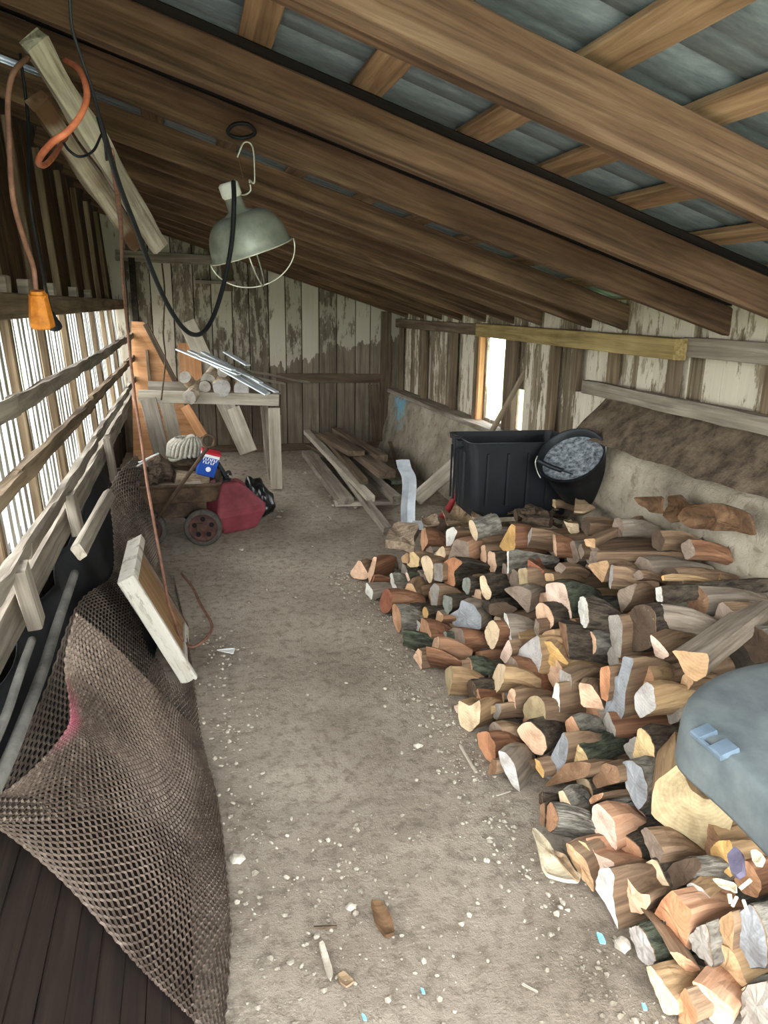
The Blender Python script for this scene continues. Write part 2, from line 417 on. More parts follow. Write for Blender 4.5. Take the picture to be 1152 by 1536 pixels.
# dark strips closing the gap above the second and third rafters
M_blk=wood('near_black_wood','0c0a09','1c1714','2c2520',1.0)  # plain near-black wood tone, also used on the wheel hub holes
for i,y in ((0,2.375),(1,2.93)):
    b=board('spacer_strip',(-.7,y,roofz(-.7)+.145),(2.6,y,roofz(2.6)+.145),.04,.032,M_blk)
    tag(b,f"thin near-black wood strip lying on the {ORD[i+1]} rafter under the purlins",'board')
px=[-.42,-.09,.235,.56,.90,1.18,1.46,1.79,2.12,2.45]
for i,x in enumerate(px):
    w=.095
    Mx=frame((x,-.12,roofz(x,.795)),(0,1,0),(.287,0,.958))
    V,Fc=boxvf(Mx,0,YR+.2,-w/2,w/2,-.011,.011,30,.004,i)
    b=mobj('purlin',V,Fc,wood('purlin_wood_x','4e3b2a','93775a','b89c7a',1.0,axis=0),None,Mx)
    tag(b,f"rough flat roof purlin under the metal, {ORD[i]} counted from the high left side" if i else "rough flat roof purlin under the metal, leftmost one at the high side",'purlin','roof purlins')
# hedge and a bit of green outside the window so it is not a void
V=[];Fc=[]
hb=Matrix.Translation((9,4,-.1))
bm=bmesh.new(); bmesh.ops.create_icosphere(bm,subdivisions=4,radius=1.0)
for v in bm.verts:
    v.co=Vector((v.co.x*1.2,v.co.y*6,v.co.z*.7))+v.co.normalized()*.25*mnoise.noise(v.co*4)
V=[hb@v.co for v in bm.verts]; Fc=[tuple(x.index for x in f.verts) for f in bm.faces]; bm.free()
tag(mobj('hedge',V,Fc,M_leaf,smooth=True,M=hb),'low green hedge outside, seen through the bright window gap','hedge')
# ================================================================= CAMERA, LIGHT
cam=bpy.data.cameras.new('camera'); co=bpy.data.objects.new('camera',cam); C.objects.link(co)
cam.sensor_fit='VERTICAL'; cam.sensor_height=36; cam.lens=F/1536*36; cam.clip_start=.02
co.matrix_world=Matrix(((RT.x,UP.x,-FW.x,0),(RT.y,UP.y,-FW.y,0),(RT.z,UP.z,-FW.z,H),(0,0,0,1)))
bpy.context.scene.camera=co
w=bpy.data.worlds.new('world'); bpy.context.scene.world=w; w.use_nodes=True
nt=w.node_tree; bg=nt.nodes['Background']
g=nt.nodes.new('ShaderNodeTexCoord'); sx=nt.nodes.new('ShaderNodeSeparateXYZ'); nt.links.new(g.outputs['Generated'],sx.inputs[0])
rp=nt.nodes.new('ShaderNodeValToRGB'); nt.links.new(sx.outputs['Z'],rp.inputs['Fac'])
rp.color_ramp.elements[0].position=0; rp.color_ramp.elements[0].color=(.80,.86,.88,1)
rp.color_ramp.elements[1].position=.6; rp.color_ramp.elements[1].color=(.92,.96,1.0,1)
nt.links.new(rp.outputs['Color'],bg.inputs['Color']); bg.inputs['Strength'].default_value=4.0
sl=bpy.data.lights.new('left_fill_sun','SUN'); sl.energy=2.6; sl.angle=math.radians(70); sl.color=(1,.97,.92)  # broad soft fill added from the left to brighten rear floor and pile
so=bpy.data.objects.new('left_fill_sun',sl); C.objects.link(so); so.rotation_euler=Vector((1,.12,-.42)).to_track_quat('-Z','Y').to_euler(); so.location=(-6,2,4)
sc=bpy.context.scene
sc.view_settings.view_transform='Standard'; sc.view_settings.look='None'; sc.view_settings.gamma=1; sc.view_settings.use_curve_mapping=False
sc.view_settings.exposure=1.72
sc.cycles.max_bounces=8; sc.cycles.diffuse_bounces=6; sc.cycles.use_denoising=True
# ================================================================= THINGS
M_rubber=flat('black_rubber','0d0e10','1b1c1f',20,.55,bmp=.1)
M_orange=flat('faded_orange_cord','84452c','a9603f',30,.6)
M_tancord=flat('dusty_orange_cord','66483a','87614f',30,.7)
M_plug=flat('orange_plug_plastic','8f4d12','c47a26',25,.5)
M_enamel=flat('grey_enamel','686c62','8a8d80',10,.45,metal=.3,spec=.5)
M_wire=flat('light_wire','a9a797','d0cec0',40,.4,metal=.5)
M_drift=wood('driftwood','5c5246','b5ad9c','d6d0c2',1.0,axis=0,stain='8d8476')
M_black=flat('black_plastic','0d0f12','171a1f',6,.5,bmp=.05,spec=.35)
M_bluegrey=flat('dusty_bluegrey_plastic','4d5457','6d7473',5,.6,bmp=.1)
M_red=flat('faded_red_plastic','6a2a30','8e424a',5,.55,spec=.4)
M_rust=flat('rusty_metal','33281f','5a4736',14,.75,metal=.2,bmp=.4)
M_rustred=flat('rusty_red_hub','38241f','573a33',20,.7)
M_tire=flat('old_rubber','3a3631','544f47',25,.9)
M_alu=flat('white_painted_metal','b5bcc2','e2e6e8',6,.4,metal=.15)
M_rope=flat('grey_rope','8b8578','b3ad9f',60,.95,bmp=.6)
M_bark=flat('rough_bark','2e251d','6b5a49',16,.95,bmp=1.0,dist=.02,stretch=(1,3,3))
M_barkp=flat('flaky_bark','7a6653','b09c84',14,.95,bmp=.8,dist=.012,stretch=(1,3,3))
M_handle=wood('tool_handle','54483a','8b7b66','a4937c',1.2,axis=0)
M_redpaint=flat('red_paint','6e1418','9c2a2c',12,.5)
M_blue=flat('blue_print','173c92','24509f',12,.5); M_whitep=flat('white_print','dcdcda','eeeeec',10,.6); M_redp=flat('red_print','a61c2c','b52c38',10,.5)
M_paper=flat('dirty_white_paper','cfcfcb','ededea',20,.9)
def m_mesh(name,c1,c2):
    t=NT(name); v=t.coord(); a=t.noise(v,3,5,.65); b=t.noise(v,60,3,.6)
    c=t.ramp(a,[(.35,c1),(.65,c2)]); c=t.mix(t.ramp(b,[(.5,0.0),(.75,.35)]),c,'a89888')
    sp=t.node('ShaderNodeAttribute'); sp.attribute_name='redmark'
    c=t.mix(sp.outputs['Fac'],c,'8c4a58')
    t.col(c); t.b.inputs['Roughness'].default_value=.7; t.b.inputs['Metallic'].default_value=.2; return t.m
M_exp=m_mesh('rusty_expanded_metal','463a32','6b5d52'); M_exp2=m_mesh('dark_expanded_metal','4a4038','766a5e')

# ---- barn lamp hanging from the third rafter
LP=hy(372,212,2.88)
lamp=empty('barn_lamp',LP,'round grey metal barn lamp with wire guard hanging from a rafter','lamp')
top=hy(352,282,2.9); rim_c=hy(378,378,2.9); ax=(rim_c-top).normalized(); D=(rim_c-top).length
right_px=hy(434,357,2.9); left_px=hy(320,396,2.9); Rr=(right_px-left_px).length/2
rim_c=(right_px+left_px)/2
# axis perpendicular to the rim line, in the vertical plane facing the camera, tipped a little away
lr=(right_px-left_px).normalized(); ax=lr.cross(Vector((0,1,0))).normalized(); ax=ax if ax.z<0 else -ax
ax=(ax+Vector((0,.12,0))).normalized()
ML=frame(rim_c-ax*.245,ax,lr)
prof=[(.0,.005),(.028,.005),(.036,.012),(.036,.05),(.030,.058)]
V,Fc=lathevf(ML,prof,24); mobj('socket_cap',V,Fc,flat('white_socket','b5b4a8','d5d4ca',10,.5),lamp,ML,smooth=True)
V,Fc=lathevf(ML,[(.030,.052),(.033,.10),(.055,.112),(.060,.118)],24); mobj('neck',V,Fc,M_enamel,lamp,ML,smooth=True)
sh=[(.055,.112)]
for i in range(11):
    a=i/10*math.pi/2; sh.append((.055+(Rr-.055)*math.sin(a)**.9,.112+.128*(1-math.cos(a))))
sh+=[(Rr+.004,.245),(Rr+.001,.247),(Rr-.004,.243)]
sh+=[(r-.004,x+.003) for r,x in sh[-4:0:-1]]
V,Fc=lathevf(ML,sh,48); mobj('lamp_shade',V,Fc,M_enamel,lamp,ML,smooth=True)
def lring(r,x): return [ML@Vector((x,r*math.cos(2*math.pi*k/40),r*math.sin(2*math.pi*k/40))) for k in range(41)]
P=[]
P.append(tubevf(lring(Rr+.006,.247),.0028,6))
for a in (0.2,.2+math.pi/2):
    arc=[ML@Vector((.247+.125*math.sin(t),(Rr+.012)*math.cos(t)*math.cos(a),(Rr+.012)*math.cos(t)*math.sin(a))) for t in [math.pi*k/24 for k in range(25)]]
    P.append(tubevf(arc,.0026,6))
V,Fc=join(P); mobj('wire_guard',V,Fc,M_wire,lamp,ML,smooth=True)
Y=2.84
hook=[hy(356,236,Y),hy(366,214,Y),hy(379,221,Y),hy(382,266,Y),hy(380,275,Y),hy(374,270,Y+.02),hy(376,285,Y+.03),hy(368,292,Y+.04),hy(358,292,2.9)]
tube('hanging_hook',hook,.003,M_wire,lamp,n=5,sides=6)
tube('rear_hook_wire',[hy(358,230,Y),hy(361,250,Y+.03),hy(367,272,Y+.03),hy(376,276,Y+.02)],.002,M_rust,lamp,n=4,sides=6)
loop=[hy(362+20*math.cos(t)*(1+.08*math.sin(3*t)),196+11*math.sin(t),2.83+.03*math.sin(t)) for t in [k*math.pi/10 for k in range(24)]]
tag(tube('wire_loop',loop,.007,M_rubber,n=3),'small loop of black wire nailed to the rafter above the lamp','wire')
# black lamp cable swooping down to the left
cab=[hy(350,272,2.80),hy(351,300,2.78),hy(348,360,2.76),hy(337,420,2.72),hy(322,470,2.65),hy(305,498,2.55),hy(285,500,2.45),hy(262,475,2.35),hy(236,425,2.25),hy(205,345,2.1),hy(178,275,1.95),hy(160,215,1.8),hy(148,175,1.78)]
tag(tube('lamp_cable',cab,lambda t:.0085-.0025*t,M_rubber,n=8),'thick black cable drooping in a loop from the barn lamp','cable')
cab=[hy(104,-10,1.6),hy(108,40,1.62),hy(118,75,1.64),hy(140,140,1.68),hy(156,205,1.75),hy(160,240,1.8)]
tag(tube('thin_cable',cab,.003,M_rubber,n=8),'thin black wire hanging beside the weathered boards','wire')
tag(tube('hanging_string',[hy(243,395,5),hy(247,440,5.0),hy(245,500,5),hy(248,540,5),hy(242,600,5)],.005,M_rust,n=8),'thin brown string hanging in front of the rear wall','string')
tag(tube('dark_twine',[hx(205,270,-.42),hx(215,300,-.42),hx(218,330,-.42),hx(226,350,-.42),hx(214,345,-.42)],.003,M_rubber,n=8),'tangle of dark twine under the far end of the hanging boards','twine')
# weathered boards hung under the rafters, running back along the wall
def hangboard(pa,pb,X,w,t,up,lab,mat,seed):
    a=hx(*pa,X); b=hy(*pb,3.5); o=board('weathered_board',a,b,w,t,mat,up=up,jit=.012,nx=40,seed=seed); return tag(o,lab,'board','weathered boards hung under the rafters')
hangboard((50,60),(238,368),-.36,.070,.045,(1,0,-1.1),'long weathered white board hung under the rafters, upper of the pair',M_drift,3)
hangboard((56,150),(206,368),-.40,.065,.04,(1,0,-1.1),'splintered weathered board with dark brown end, lower of the hanging pair',wood('driftwood_dark','3a2818','9c917f','cdc5b4',1.0,axis=0,stain='5a402c'),4)
tag(tube('board_wire',[hy(96,215,1.9),hy(104,226,1.85),hy(120,235,1.85),hy(140,226,1.9),hy(152,202,2.0)],.003,M_rubber,n=8),'black wire looped round the two hanging boards','wire')
# orange cord looping round the boards, and the plug end
oc=[hy(98,90,1.9),hy(118,104,1.72),hy(130,135,1.62),hy(125,165,1.58),hy(104,195,1.55),hy(78,214,1.55),hy(61,234,1.6),hy(58,245,1.68),hy(68,247,1.8),hy(82,232,2.0),hy(100,205,2.5)]
tag(tube('extension_cord',oc,.006,M_orange,n=8),'bright orange extension cord looped over the hanging boards','cord')
pc=[hx(42,85,-.36),hx(20,110,-.38),hx(12,150,-.40),hx(14,215,-.40),hx(20,300,-.40),hx(38,365,-.40),hx(50,400,-.40),hx(54,435,-.40)]
tag(tube('extension_cord',pc,.007,M_tancord,n=8),'dusty orange cord hanging at the left edge down to the orange plug','cord')
PB=hx(60,460,-.40); pl=empty('plug_connector',PB,'orange plug connector dangling in front of the bright slatted wall','plug')
sc_=(hx(60,480,-.40)-hx(60,440,-.40)).length/40
Mp=frame(hx(56,436,-.40),hx(63,486,-.40)-hx(56,436,-.40),(1,0,0))
V,Fc=lathevf(Mp,[(0,0),(9*sc_,0),(10*sc_,3*sc_),(12*sc_,8*sc_),(16*sc_,40*sc_),(16.5*sc_,47*sc_),(14*sc_,49*sc_),(0,49*sc_)],8); mobj('plug_body',V,Fc,M_plug,pl,Mp)
V,Fc=lathevf(Mp,[(10.5*sc_,4*sc_),(12*sc_,5*sc_),(12*sc_,8*sc_),(10.5*sc_,9*sc_)],12); mobj('strain_collar',V,Fc,M_plug,pl,Mp)
Mp=frame(hx(78,470,-.44),hx(85,499,-.44)-hx(78,470,-.44),(1,0,0)); s2=sc_
V,Fc=lathevf(Mp,[(0,0),(4*s2,0),(6*s2,9*s2),(7*s2,14*s2),(11*s2,27*s2),(11*s2,29*s2),(0,29*s2)],12); tag(mobj('plug_connector',V,Fc,M_rubber,None,Mp),'small black plug hanging just behind the orange one','plug')
tag(tube('black_plug_cord',[hx(30,80,-.44),hx(42,180,-.44),hx(45,300,-.44),hx(62,400,-.44),hx(74,455,-.44),hx(79,472,-.44)],.005,M_rubber,n=8),'black cord leading down to the small black plug','cord')
# second cord down to the floor
dc=[hy(166,225,2.0),hy(176,290,2.2),hy(182,350,2.8),hy(184,420,3.9),hy(190,480,3.9),hy(196,540,3.85),hy(203,600,3.8),hy(212,660,3.7),hy(220,720,3.6),hy(232,790,3.5),hy(243,850,3.4),hy(252,900,3.3),hy(262,930,3.25),hz(272,958,.04),hz(292,970,.02),hz(318,942,.02),hz(300,905,.02),hz(288,880,.02),hz(272,860,.03)]
for i,p in enumerate(dc[3:12]): 
    p.x=min(p.x,wx(p.z)+.55)
tag(tube('extension_cord',dc,.007,M_tancord,n=8),'long dusty orange cord hanging down past the window rails to the floor','cord')

# ---- things at the rear: leaning boards
def lean(pa,pb,Y0,Y1,w,t,mat,lab,cat='board',group='boards leaning at the rear wall',name='leaning_board',nrm=(0,1,0)):
    return tag(board(name,hy(*pa,Y0),hy(*pb,Y1),w,t,mat,up=nrm),lab,cat,group)
# plywood sheet with cut
pts=[hy(197,482,7.9),hy(216,483,7.9),hy(262,575,7.85),hy(306,655,7.8),hy(225,690,7.7),hy(200,690,7.7)]
V,Fc=prism(pts,(.0,.02,0)); tag(mobj('plywood_sheet',V,Fc,M_ply,None,Matrix.Translation(pts[0])),'triangular orange plywood offcut leaning in the far left corner','plywood')
lean((218,486),(302,648),7.82,7.72,.05,.03,M_brn,'dark brown board on the slanted edge of the plywood')
lean((220,525),(232,640),7.86,7.7,.03,.03,M_brn,'thin upright batten against the plywood')
lean((280,483),(372,678),8.1,7.6,.17,.025,M_pale,'wide pale board leaning behind the sawhorse, with a straight top edge')
lean((283,515),(290,600),8.05,7.7,.22,.02,M_ply,'tan plank piece behind the wide leaning board')
lean((278,610),(305,655),7.2,7.0,.09,.03,M_ply,'orange tinted brace board under the sawhorse beams')
lean((350,612),(376,678),7.6,7.3,.13,.02,M_pale,'pale board slanting down to the right below the sawhorse beams')
lean((560,577),(566,662),8.18,8.0,.12,.02,M_brn,'short dark board leaning in the rear right corner')
# ---- sawhorse bench
SB=hz(300,690,0); bench=empty('sawhorse',hz(400,700,0),'grey wooden sawhorse bench at the rear left carrying logs and trim','bench')
a=hy(207,594,6.45); b=hy(418,600,6.45); board('front_beam',a,b,.035,.10,M_pale,up=(0,0,1),parent=bench)
a=hy(222,580,7.05); b=hy(405,584,7.05); board('rear_beam',a,b,.035,.10,M_grey,up=(0,0,1),parent=bench)
zt=hy(415,600,6.4).z-.05
board('end_block',hy(412,592,6.5),hy(412,622,6.5),.11,.05,M_brn,up=(0,1,0),parent=bench)
lp=hz(415,733,.0); board('leg',hy(411,612,6.40),lp,.10,.04,M_pale,up=(0,1,0),parent=bench)
board('leg',hy(398,606,7.0),hz(400,697,0),.05,.04,M_pale,up=(0,1,0),parent=bench)
board('leg',hy(222,598,6.40),hy(248,700,6.3),.13,.03,M_grey,up=(0,1,0),parent=bench)
board('leg',hy(248,598,6.9),hy(270,690,6.95),.12,.03,M_pale,up=(0,1,0),parent=bench)
board('brace',hy(393,610,6.7),hy(405,720,6.5),.03,.03,M_grey,up=(0,1,0),parent=bench)
# round sticks on the bench
M_birch=flat('birch_bark','8a7560','c9b8a0',18,.9,bmp=.6,dist=.006)
def m_end():
    t=NT('log_end'); oi=t.node('ShaderNodeObjectInfo')
    v=t.coord((.35,1,1)); vo,_=t.objoff(v,2.0)
    n=t.noise(vo,14,6,.65); w=t.node('ShaderNodeTexWave',wave_type='RINGS',rings_direction='X'); w.inputs['Scale'].default_value=28; w.inputs['Distortion'].default_value=3.5; w.inputs['Detail'].default_value=2
    v2=t.coord(); off=t.node('ShaderNodeVectorMath',operation='ADD'); off.inputs[1].default_value=(0,.02,-.05); t.link(v2,off.inputs[0]); t.link(off.outputs[0],w.inputs['Vector'])
    c=t.mix(t.ramp(w.outputs['Fac'],[(.3,0.0),(.9,.11)]),oi.outputs['Color'],'6b4628','MULTIPLY')
    c=t.mix(t.ramp(n,[(.35,.45),(.55,0.0)]),c,'7a5e46','MULTIPLY')
    c=t.mix(t.ramp(n,[(.62,0.0),(.8,.35)]),c,'f0e2c8')
    t.col(c); t.b.inputs['Roughness'].default_value=.9; t.bump(n,.4,.005); return t.m
M_end=m_end()
END={'c':'e0c8a4','cy':'dabd8c','o':'bf9270','oo':'c08964','po':'d8b394','p':'dfc4b0','t':'bd9a74','g':'9c958b','gb':'8b7a6b','b':'8a6a50','w':'dddad0','y':'cca468','bg':'909294','d':'5a4a3c','r':'96604a','ol':'b3a17c','gg':'8c9086','lg':'b9b4ae'}
def roundlog(name,pa,pb,r,side,endc,lab,cat,group,seed=0):
    pa=Vector(pa);pb=Vector(pb); M=frame(pa,pb-pa); L=(pb-pa).length; V=[];Fc=[];mi=[]; s=14;n=10
    for i in range(n+1):
        for k in range(s):
            a=2*math.pi*k/s; q=Vector((L*i/n,math.cos(a),math.sin(a)))
            rr=r*(1+.18*mnoise.noise(Vector((i*.5+seed,q.y*1.5,q.z*1.5))))
            V.append(M@Vector((q.x,rr*q.y,rr*q.z)))
    for i in range(n):
        for k in range(s): Fc.append((i*s+k,i*s+(k+1)%s,(i+1)*s+(k+1)%s,(i+1)*s+k)); mi.append(0)
    Fc+= [tuple(range(s-1,-1,-1)),tuple(n*s+k for k in range(s))]; mi+=[1,1]
    o=mobj(name,V,Fc,[side,M_end],None,M,mi,smooth=False); o.color=srgb(END[endc]); return tag(o,lab,cat,group)
g='round sticks on the sawhorse'
zb=hy(300,590,6.5).z
for i,(pa,pb,Ya,Yb,r,lab) in enumerate([((284,596),(308,574),6.36,6.75,.052,'peeling pale round stick, leftmost on the sawhorse beam'),
    ((277,566),(298,588),6.5,6.95,.045,'short birch stick lying behind the leftmost one on the sawhorse'),
    ((333,582),(322,565),6.42,7.0,.070,'thick cut round log with pale end in the middle of the sawhorse'),
    ((362,584),(352,570),6.45,6.95,.060,'round stick with a hollow grey end, rightmost on the sawhorse'),
    ((312,571),(325,555),6.5,6.95,.055,'round stick piled upright behind the thick cut log'),
    ((334,558),(345,578),6.55,6.95,.045,'small brown round stick on top of the sawhorse pile'),
    ((307,580),(316,572),6.45,6.9,.045,'dark round stick tucked left of the thick cut log')]):
    a=hy(*pa,Ya); b=hy(*pb,Yb); roundlog('round_stick',a,b,r*1.1,M_birch if i!=6 else M_bark,'lg' if i in (2,3) else 'g',lab,'log',g,i)
g='white metal trim on the sawhorse'
for i,(pa,pb) in enumerate([((266,524),(358,562)),((284,526),(378,566)),((304,528),(392,574)),((338,528),(372,548)),((300,534),(350,555)),((352,558),(402,590)),((366,562),(415,588)),((316,545),(400,592))]):
    a=hy(*pa,6.95-.04*i); b=hy(*pb,6.35-.02*i)
    o=board('metal_trim',a,b,.045,.012,M_alu,up=(0,0,1),jit=.001)
    tag(o,['long white metal trim strip, topmost and farthest left in the bundle','white trim strip second in the bundle on the sawhorse','white trim strip third in the bundle, nearer the middle','short curled white trim strip at the rear of the bundle','thin white trim strip below the topmost one','white trim strip with blue edge at the front right of bundle','white trim strip ending furthest right in the bundle','lowest white trim strip, resting on the round sticks'][i],'trim',g)
for i,(pa,pb,Y0,Y1) in enumerate([((372,556),(462,574),6.9,7.3),((360,552),(420,590),6.7,6.4),((378,566),(425,575),6.6,6.8)]):
    tag(board('broken_lath',hy(*pa,Y0),hy(*pb,Y1),.05,.02,M_grey,jit=.008,nx=12),['splintered lath poking out to the right of the sawhorse','grey lath beneath the white trim strips','short grey lath between trim and splintered lath'][i],'lath','laths on the sawhorse')

# ---- lumber pile on the floor
g='old lumber boards on the floor'
def lum(i,pa,pb,za,zb_,w,t,mat,lab,nm='old_board'):
    o=board(nm,hz(*pa,za),hz(*pb,zb_),w*1.2,t*1.1,mat,jit=.004,nx=14,seed=i); return tag(o,lab,'board',g)
lum(0,(519,752),(462,680),.045,.05,.11,.05,M_grey,'wide pale grey board, nearest the path in the lumber pile')
lum(1,(582,796),(470,650),.03,.18,.055,.05,M_grey,'long narrow board reaching furthest towards the camera in the lumber pile')
lum(2,(556,748),(460,648),.10,.20,.06,.045,M_pale,'pale narrow board beside the wide grey one, second from the path')
lum(3,(546,722),(488,656),.17,.20,.06,.04,M_brn,'brown thin board with split end in the middle of the lumber pile')
lum(4,(596,750),(530,690),.08,.12,.065,.06,M_grey,'grey square beam ending beside the white bent metal strip')
lum(5,(535,680),(484,652),.27,.26,.13,.045,M_brn,'brown wide board end on top of the lumber pile, left one')
lum(6,(581,712),(541,682),.20,.22,.12,.06,M_brn,'brown thick board end lying on top of the lumber pile')
lum(7,(573,688),(505,646),.25,.25,.09,.06,M_brn,'long brown board at the rear of the lumber pile')
lum(8,(596,724),(566,700),.05,.07,.09,.03,wood('greenish_board','5a5c48','8f9480','b5bca6',1),'pale greenish board end on the right of the lumber pile')
lum(9,(503,756),(597,753),.015,.015,.06,.03,M_pale,'thin flat board lying crosswise under the lumber pile')
lum(10,(585,663),(597,700),.25,.05,.03,.02,M_brn,'thin brown stick leaning behind the lumber pile')
lum(11,(470,668),(520,690),.05,.05,.15,.03,M_brn,'short brown board at the far left of the lumber pile')
# grey beam running to the tote
a=hz(626,748,.04); b=hy(712,672,5.15)
tag(board('grey_beam',a,b,.12,.05,M_pale,up=(0,-1,.6)),'wide pale beam propped diagonally up behind the black tote','beam')
# white bent metal strip
c0=hz(612,790,.0); V=[];Fc=[]
cs=[hy(612,790,4.95),hy(612,760,5.0),hy(614,735,5.05),(hy(613,715,5.12)),hy(607,702,5.25),hy(604,690,5.42)]
cs=spline(cs,5)
for i,p in enumerate(cs):
    for dx,dy in ((-.055,0),(0,.016),(.055,0),(.05,.01),(0,.026),(-.05,.01)): V.append(p+Vector((dx,dy,0)))
for i in range(len(cs)-1):
    for k in range(6):
        a=i*6+k;b=i*6+(k+1)%6; Fc.append((a,b,b+6,a+6))
Fc+= [(5,4,3,2,1,0),tuple((len(cs)-1)*6+k for k in range(6))]
tag(mobj('bent_metal_strip',V,Fc,M_alu,None,Matrix.Translation(c0)),'shiny white bent metal strip standing at the end of the lumber','metal strip')
V,Fc=boxvf(frame(hz(618,792,.02),(1,-.5,0)),0,.09,-.04,.04,0,.05,2,.004); tag(mobj('metal_offcut',V,Fc,M_alu),'small white metal offcut at the foot of the bent strip','offcut')
# shovel
a=hz(668,772,.10); b=hy(812,514,5.0); d=(b-a)
tool=empty('shovel',a,'long wooden-handled shovel with red socket leaning behind the black tote','shovel')
tube('handle',[a+d*.22,a+d*.5,a+d*1.0],.021,M_handle,tool,n=4,M=frame(a,d))
tube('socket',[a-d*.02+Vector((-.01,0,0)),a+d*.06,a+d*.24],lambda t:.030-.008*t,M_redpaint,tool,n=4,M=frame(a,d))
Vb=[];Mb=frame(a,-d)
V,Fc=lathevf(Mb,[(.02,-.02),(.06,.02),(.09,.06),(.09,.10),(.07,.14),(.0,.18)],16); V=[Mb@Vector(((q:=Mb.inverted()@v).x,q.y,q.z*.15)) for v in V]
mobj('blade',V,Fc,M_rust,tool,Mb)
# plastic sheet scrap by the tote
pts=[hy(697,756,5.1),hy(715,702,5.2),hy(722,712,5.2),hy(722,758,5.1)]
V,Fc=prism(pts,(0,.01,0)); tag(mobj('clear_pane',V,Fc,flat('dusty_clear_pane','a9b5b5','c6cdc8',8,.3)),'small dusty pane of clear plastic leaning beside the tote','pane')
# ---- black tote
def rbox(M,x0,x1,y0,y1,z0,z1,taper=0,seg=6,r=.04,inner=None):
    """rounded rectangular tub wall; returns rings"""
    V=[];Fc=[]
    cx,cy=(x0+x1)/2,(y0+y1)/2
    def ring(z,k,rr):
        out=[]
        hx_,hy_=(x1-x0)/2*k,(y1-y0)/2*k
        for qx,qy,a0 in ((1,1,0),(-1,1,90),(-1,-1,180),(1,-1,270)):
            for i in range(seg+1):
                a=math.radians(a0+90*i/seg); out.append(M@Vector((cx+qx*(hx_-rr)+rr*math.cos(a),cy+qy*(hy_-rr)+rr*math.sin(a),z)))
        return out
    return ring
def rings2vf(rings,cap0=True,cap1=True):
    V=[];Fc=[]; n=len(rings[0])
    for r in rings: V+=r
    for i in range(len(rings)-1):
        for k in range(n):
            a=i*n+k;b=i*n+(k+1)%n; Fc.append((a,b,b+n,a+n))
    if cap0: Fc.append(tuple(range(n-1,-1,-1)))
    if cap1: Fc.append(tuple((len(rings)-1)*n+k for k in range(n)))
    return V,Fc
tyaw=math.radians(-3); tz0,tz1=.40,.84
tl=hz(722,632,tz1)   # front left top corner region
MT=Matrix.Translation((1.50,3.78,0))@Matrix.Rotation(tyaw,4,'Z')
tote=empty('storage_tote',(1.50,3.78,tz0),'large open black plastic storage tote at the far end of the woodpile','tote')
ring=rbox(MT,-.0,.66,-.0,.42,tz0,tz1)
R2=[ring(tz0,.86,.03),ring(tz0+.02,.88,.04),ring(tz1-.03,.98,.04),ring(tz1-.03,1.01,.04),ring(tz1,1.02,.04),ring(tz1,.98,.04),ring(tz1-.03,.96,.04),ring(tz0+.03,.86,.035)]
V,Fc=rings2vf(R2); mobj('tub',V,Fc,M_black,tote,MT)
P=[]
for k in range(5): P.append(boxvf(MT,-.012+.0*k,-.002,.08+.06*k,.09+.06*k,tz0+.06,tz1-.06,1))
for xx in (.1,.22,.34,.46): P.append(boxvf(MT,xx,xx+.012,-.008,.01,tz0+.08,tz1-.06,1))
V,Fc=join(P); mobj('ribs',V,Fc,M_black,tote,MT)
V,Fc=join([boxvf(MT,-.03,.01,.14,.26,tz1-.045,tz1-.005,1),boxvf(MT,-.035,-.0,.18,.22,tz1-.06,tz1+.012,1)]); mobj('handle',V,Fc,M_black,tote,MT)
# black bucket lying tipped against the tote
bc=hy(856,682,3.55); bax=(Vector((.42,-.05,-.62))).normalized()
bax=Vector((.45,.30,-.60)).normalized()
MB=frame(bc,bax,(0,1,0))
bkt=empty('bucket',bc,'black rubber bucket tipped over against the front of the tote','bucket')
rb=.178
V,Fc=lathevf(MB,[(rb+.008,-.004),(rb+.010,.012),(rb,.014),(rb-.012,.12),(rb-.035,.27),(rb-.04,.275),(0,.275)],40); 
V2,F2=lathevf(MB,[(rb+.008,-.004),(rb-.004,.0),(rb-.014,.10)],40)
V,Fc=join([(V,Fc),(V2,F2)]); mobj('bucket_body',V,Fc,M_black,bkt,MB,smooth=True)
M_slush=flat('dusty_bucket_contents','2c3036','8d9296',45,.8,bmp=.5)
V,Fc=lathevf(MB,[(0,.055),(rb*.5,.050),(rb-.010,.045)],40); mobj('contents',V,Fc,M_slush,bkt,MB,smooth=True)
hp=[MB@Vector((-.0,-rb*1.02*math.cos(t)*1.0,rb*1.02*math.sin(t)))+Vector((-.07*math.cos(t-1.6),-.05,-.04)) for t in [0.0+k*math.pi/10 for k in range(11)]]
Pl=hy(806,690,3.62); Pr=hy(843,706,3.52)
tube('grip',[Pl,(Pl+Pr)/2+Vector((0,-.01,-.004)),Pr],.013,M_black,bkt,n=4)
tube('bail',[hy(806,684,3.63),hy(803,694,3.62),hy(806,707,3.62),hy(811,717,3.6)],.003,M_wire,bkt,n=4,sides=6)
tube('bail',[hy(843,706,3.52),hy(870,712,3.5),hy(896,690,3.6),hy(903,650,3.75),hy(898,640,3.8)],.004,M_black,bkt,n=6,sides=6)

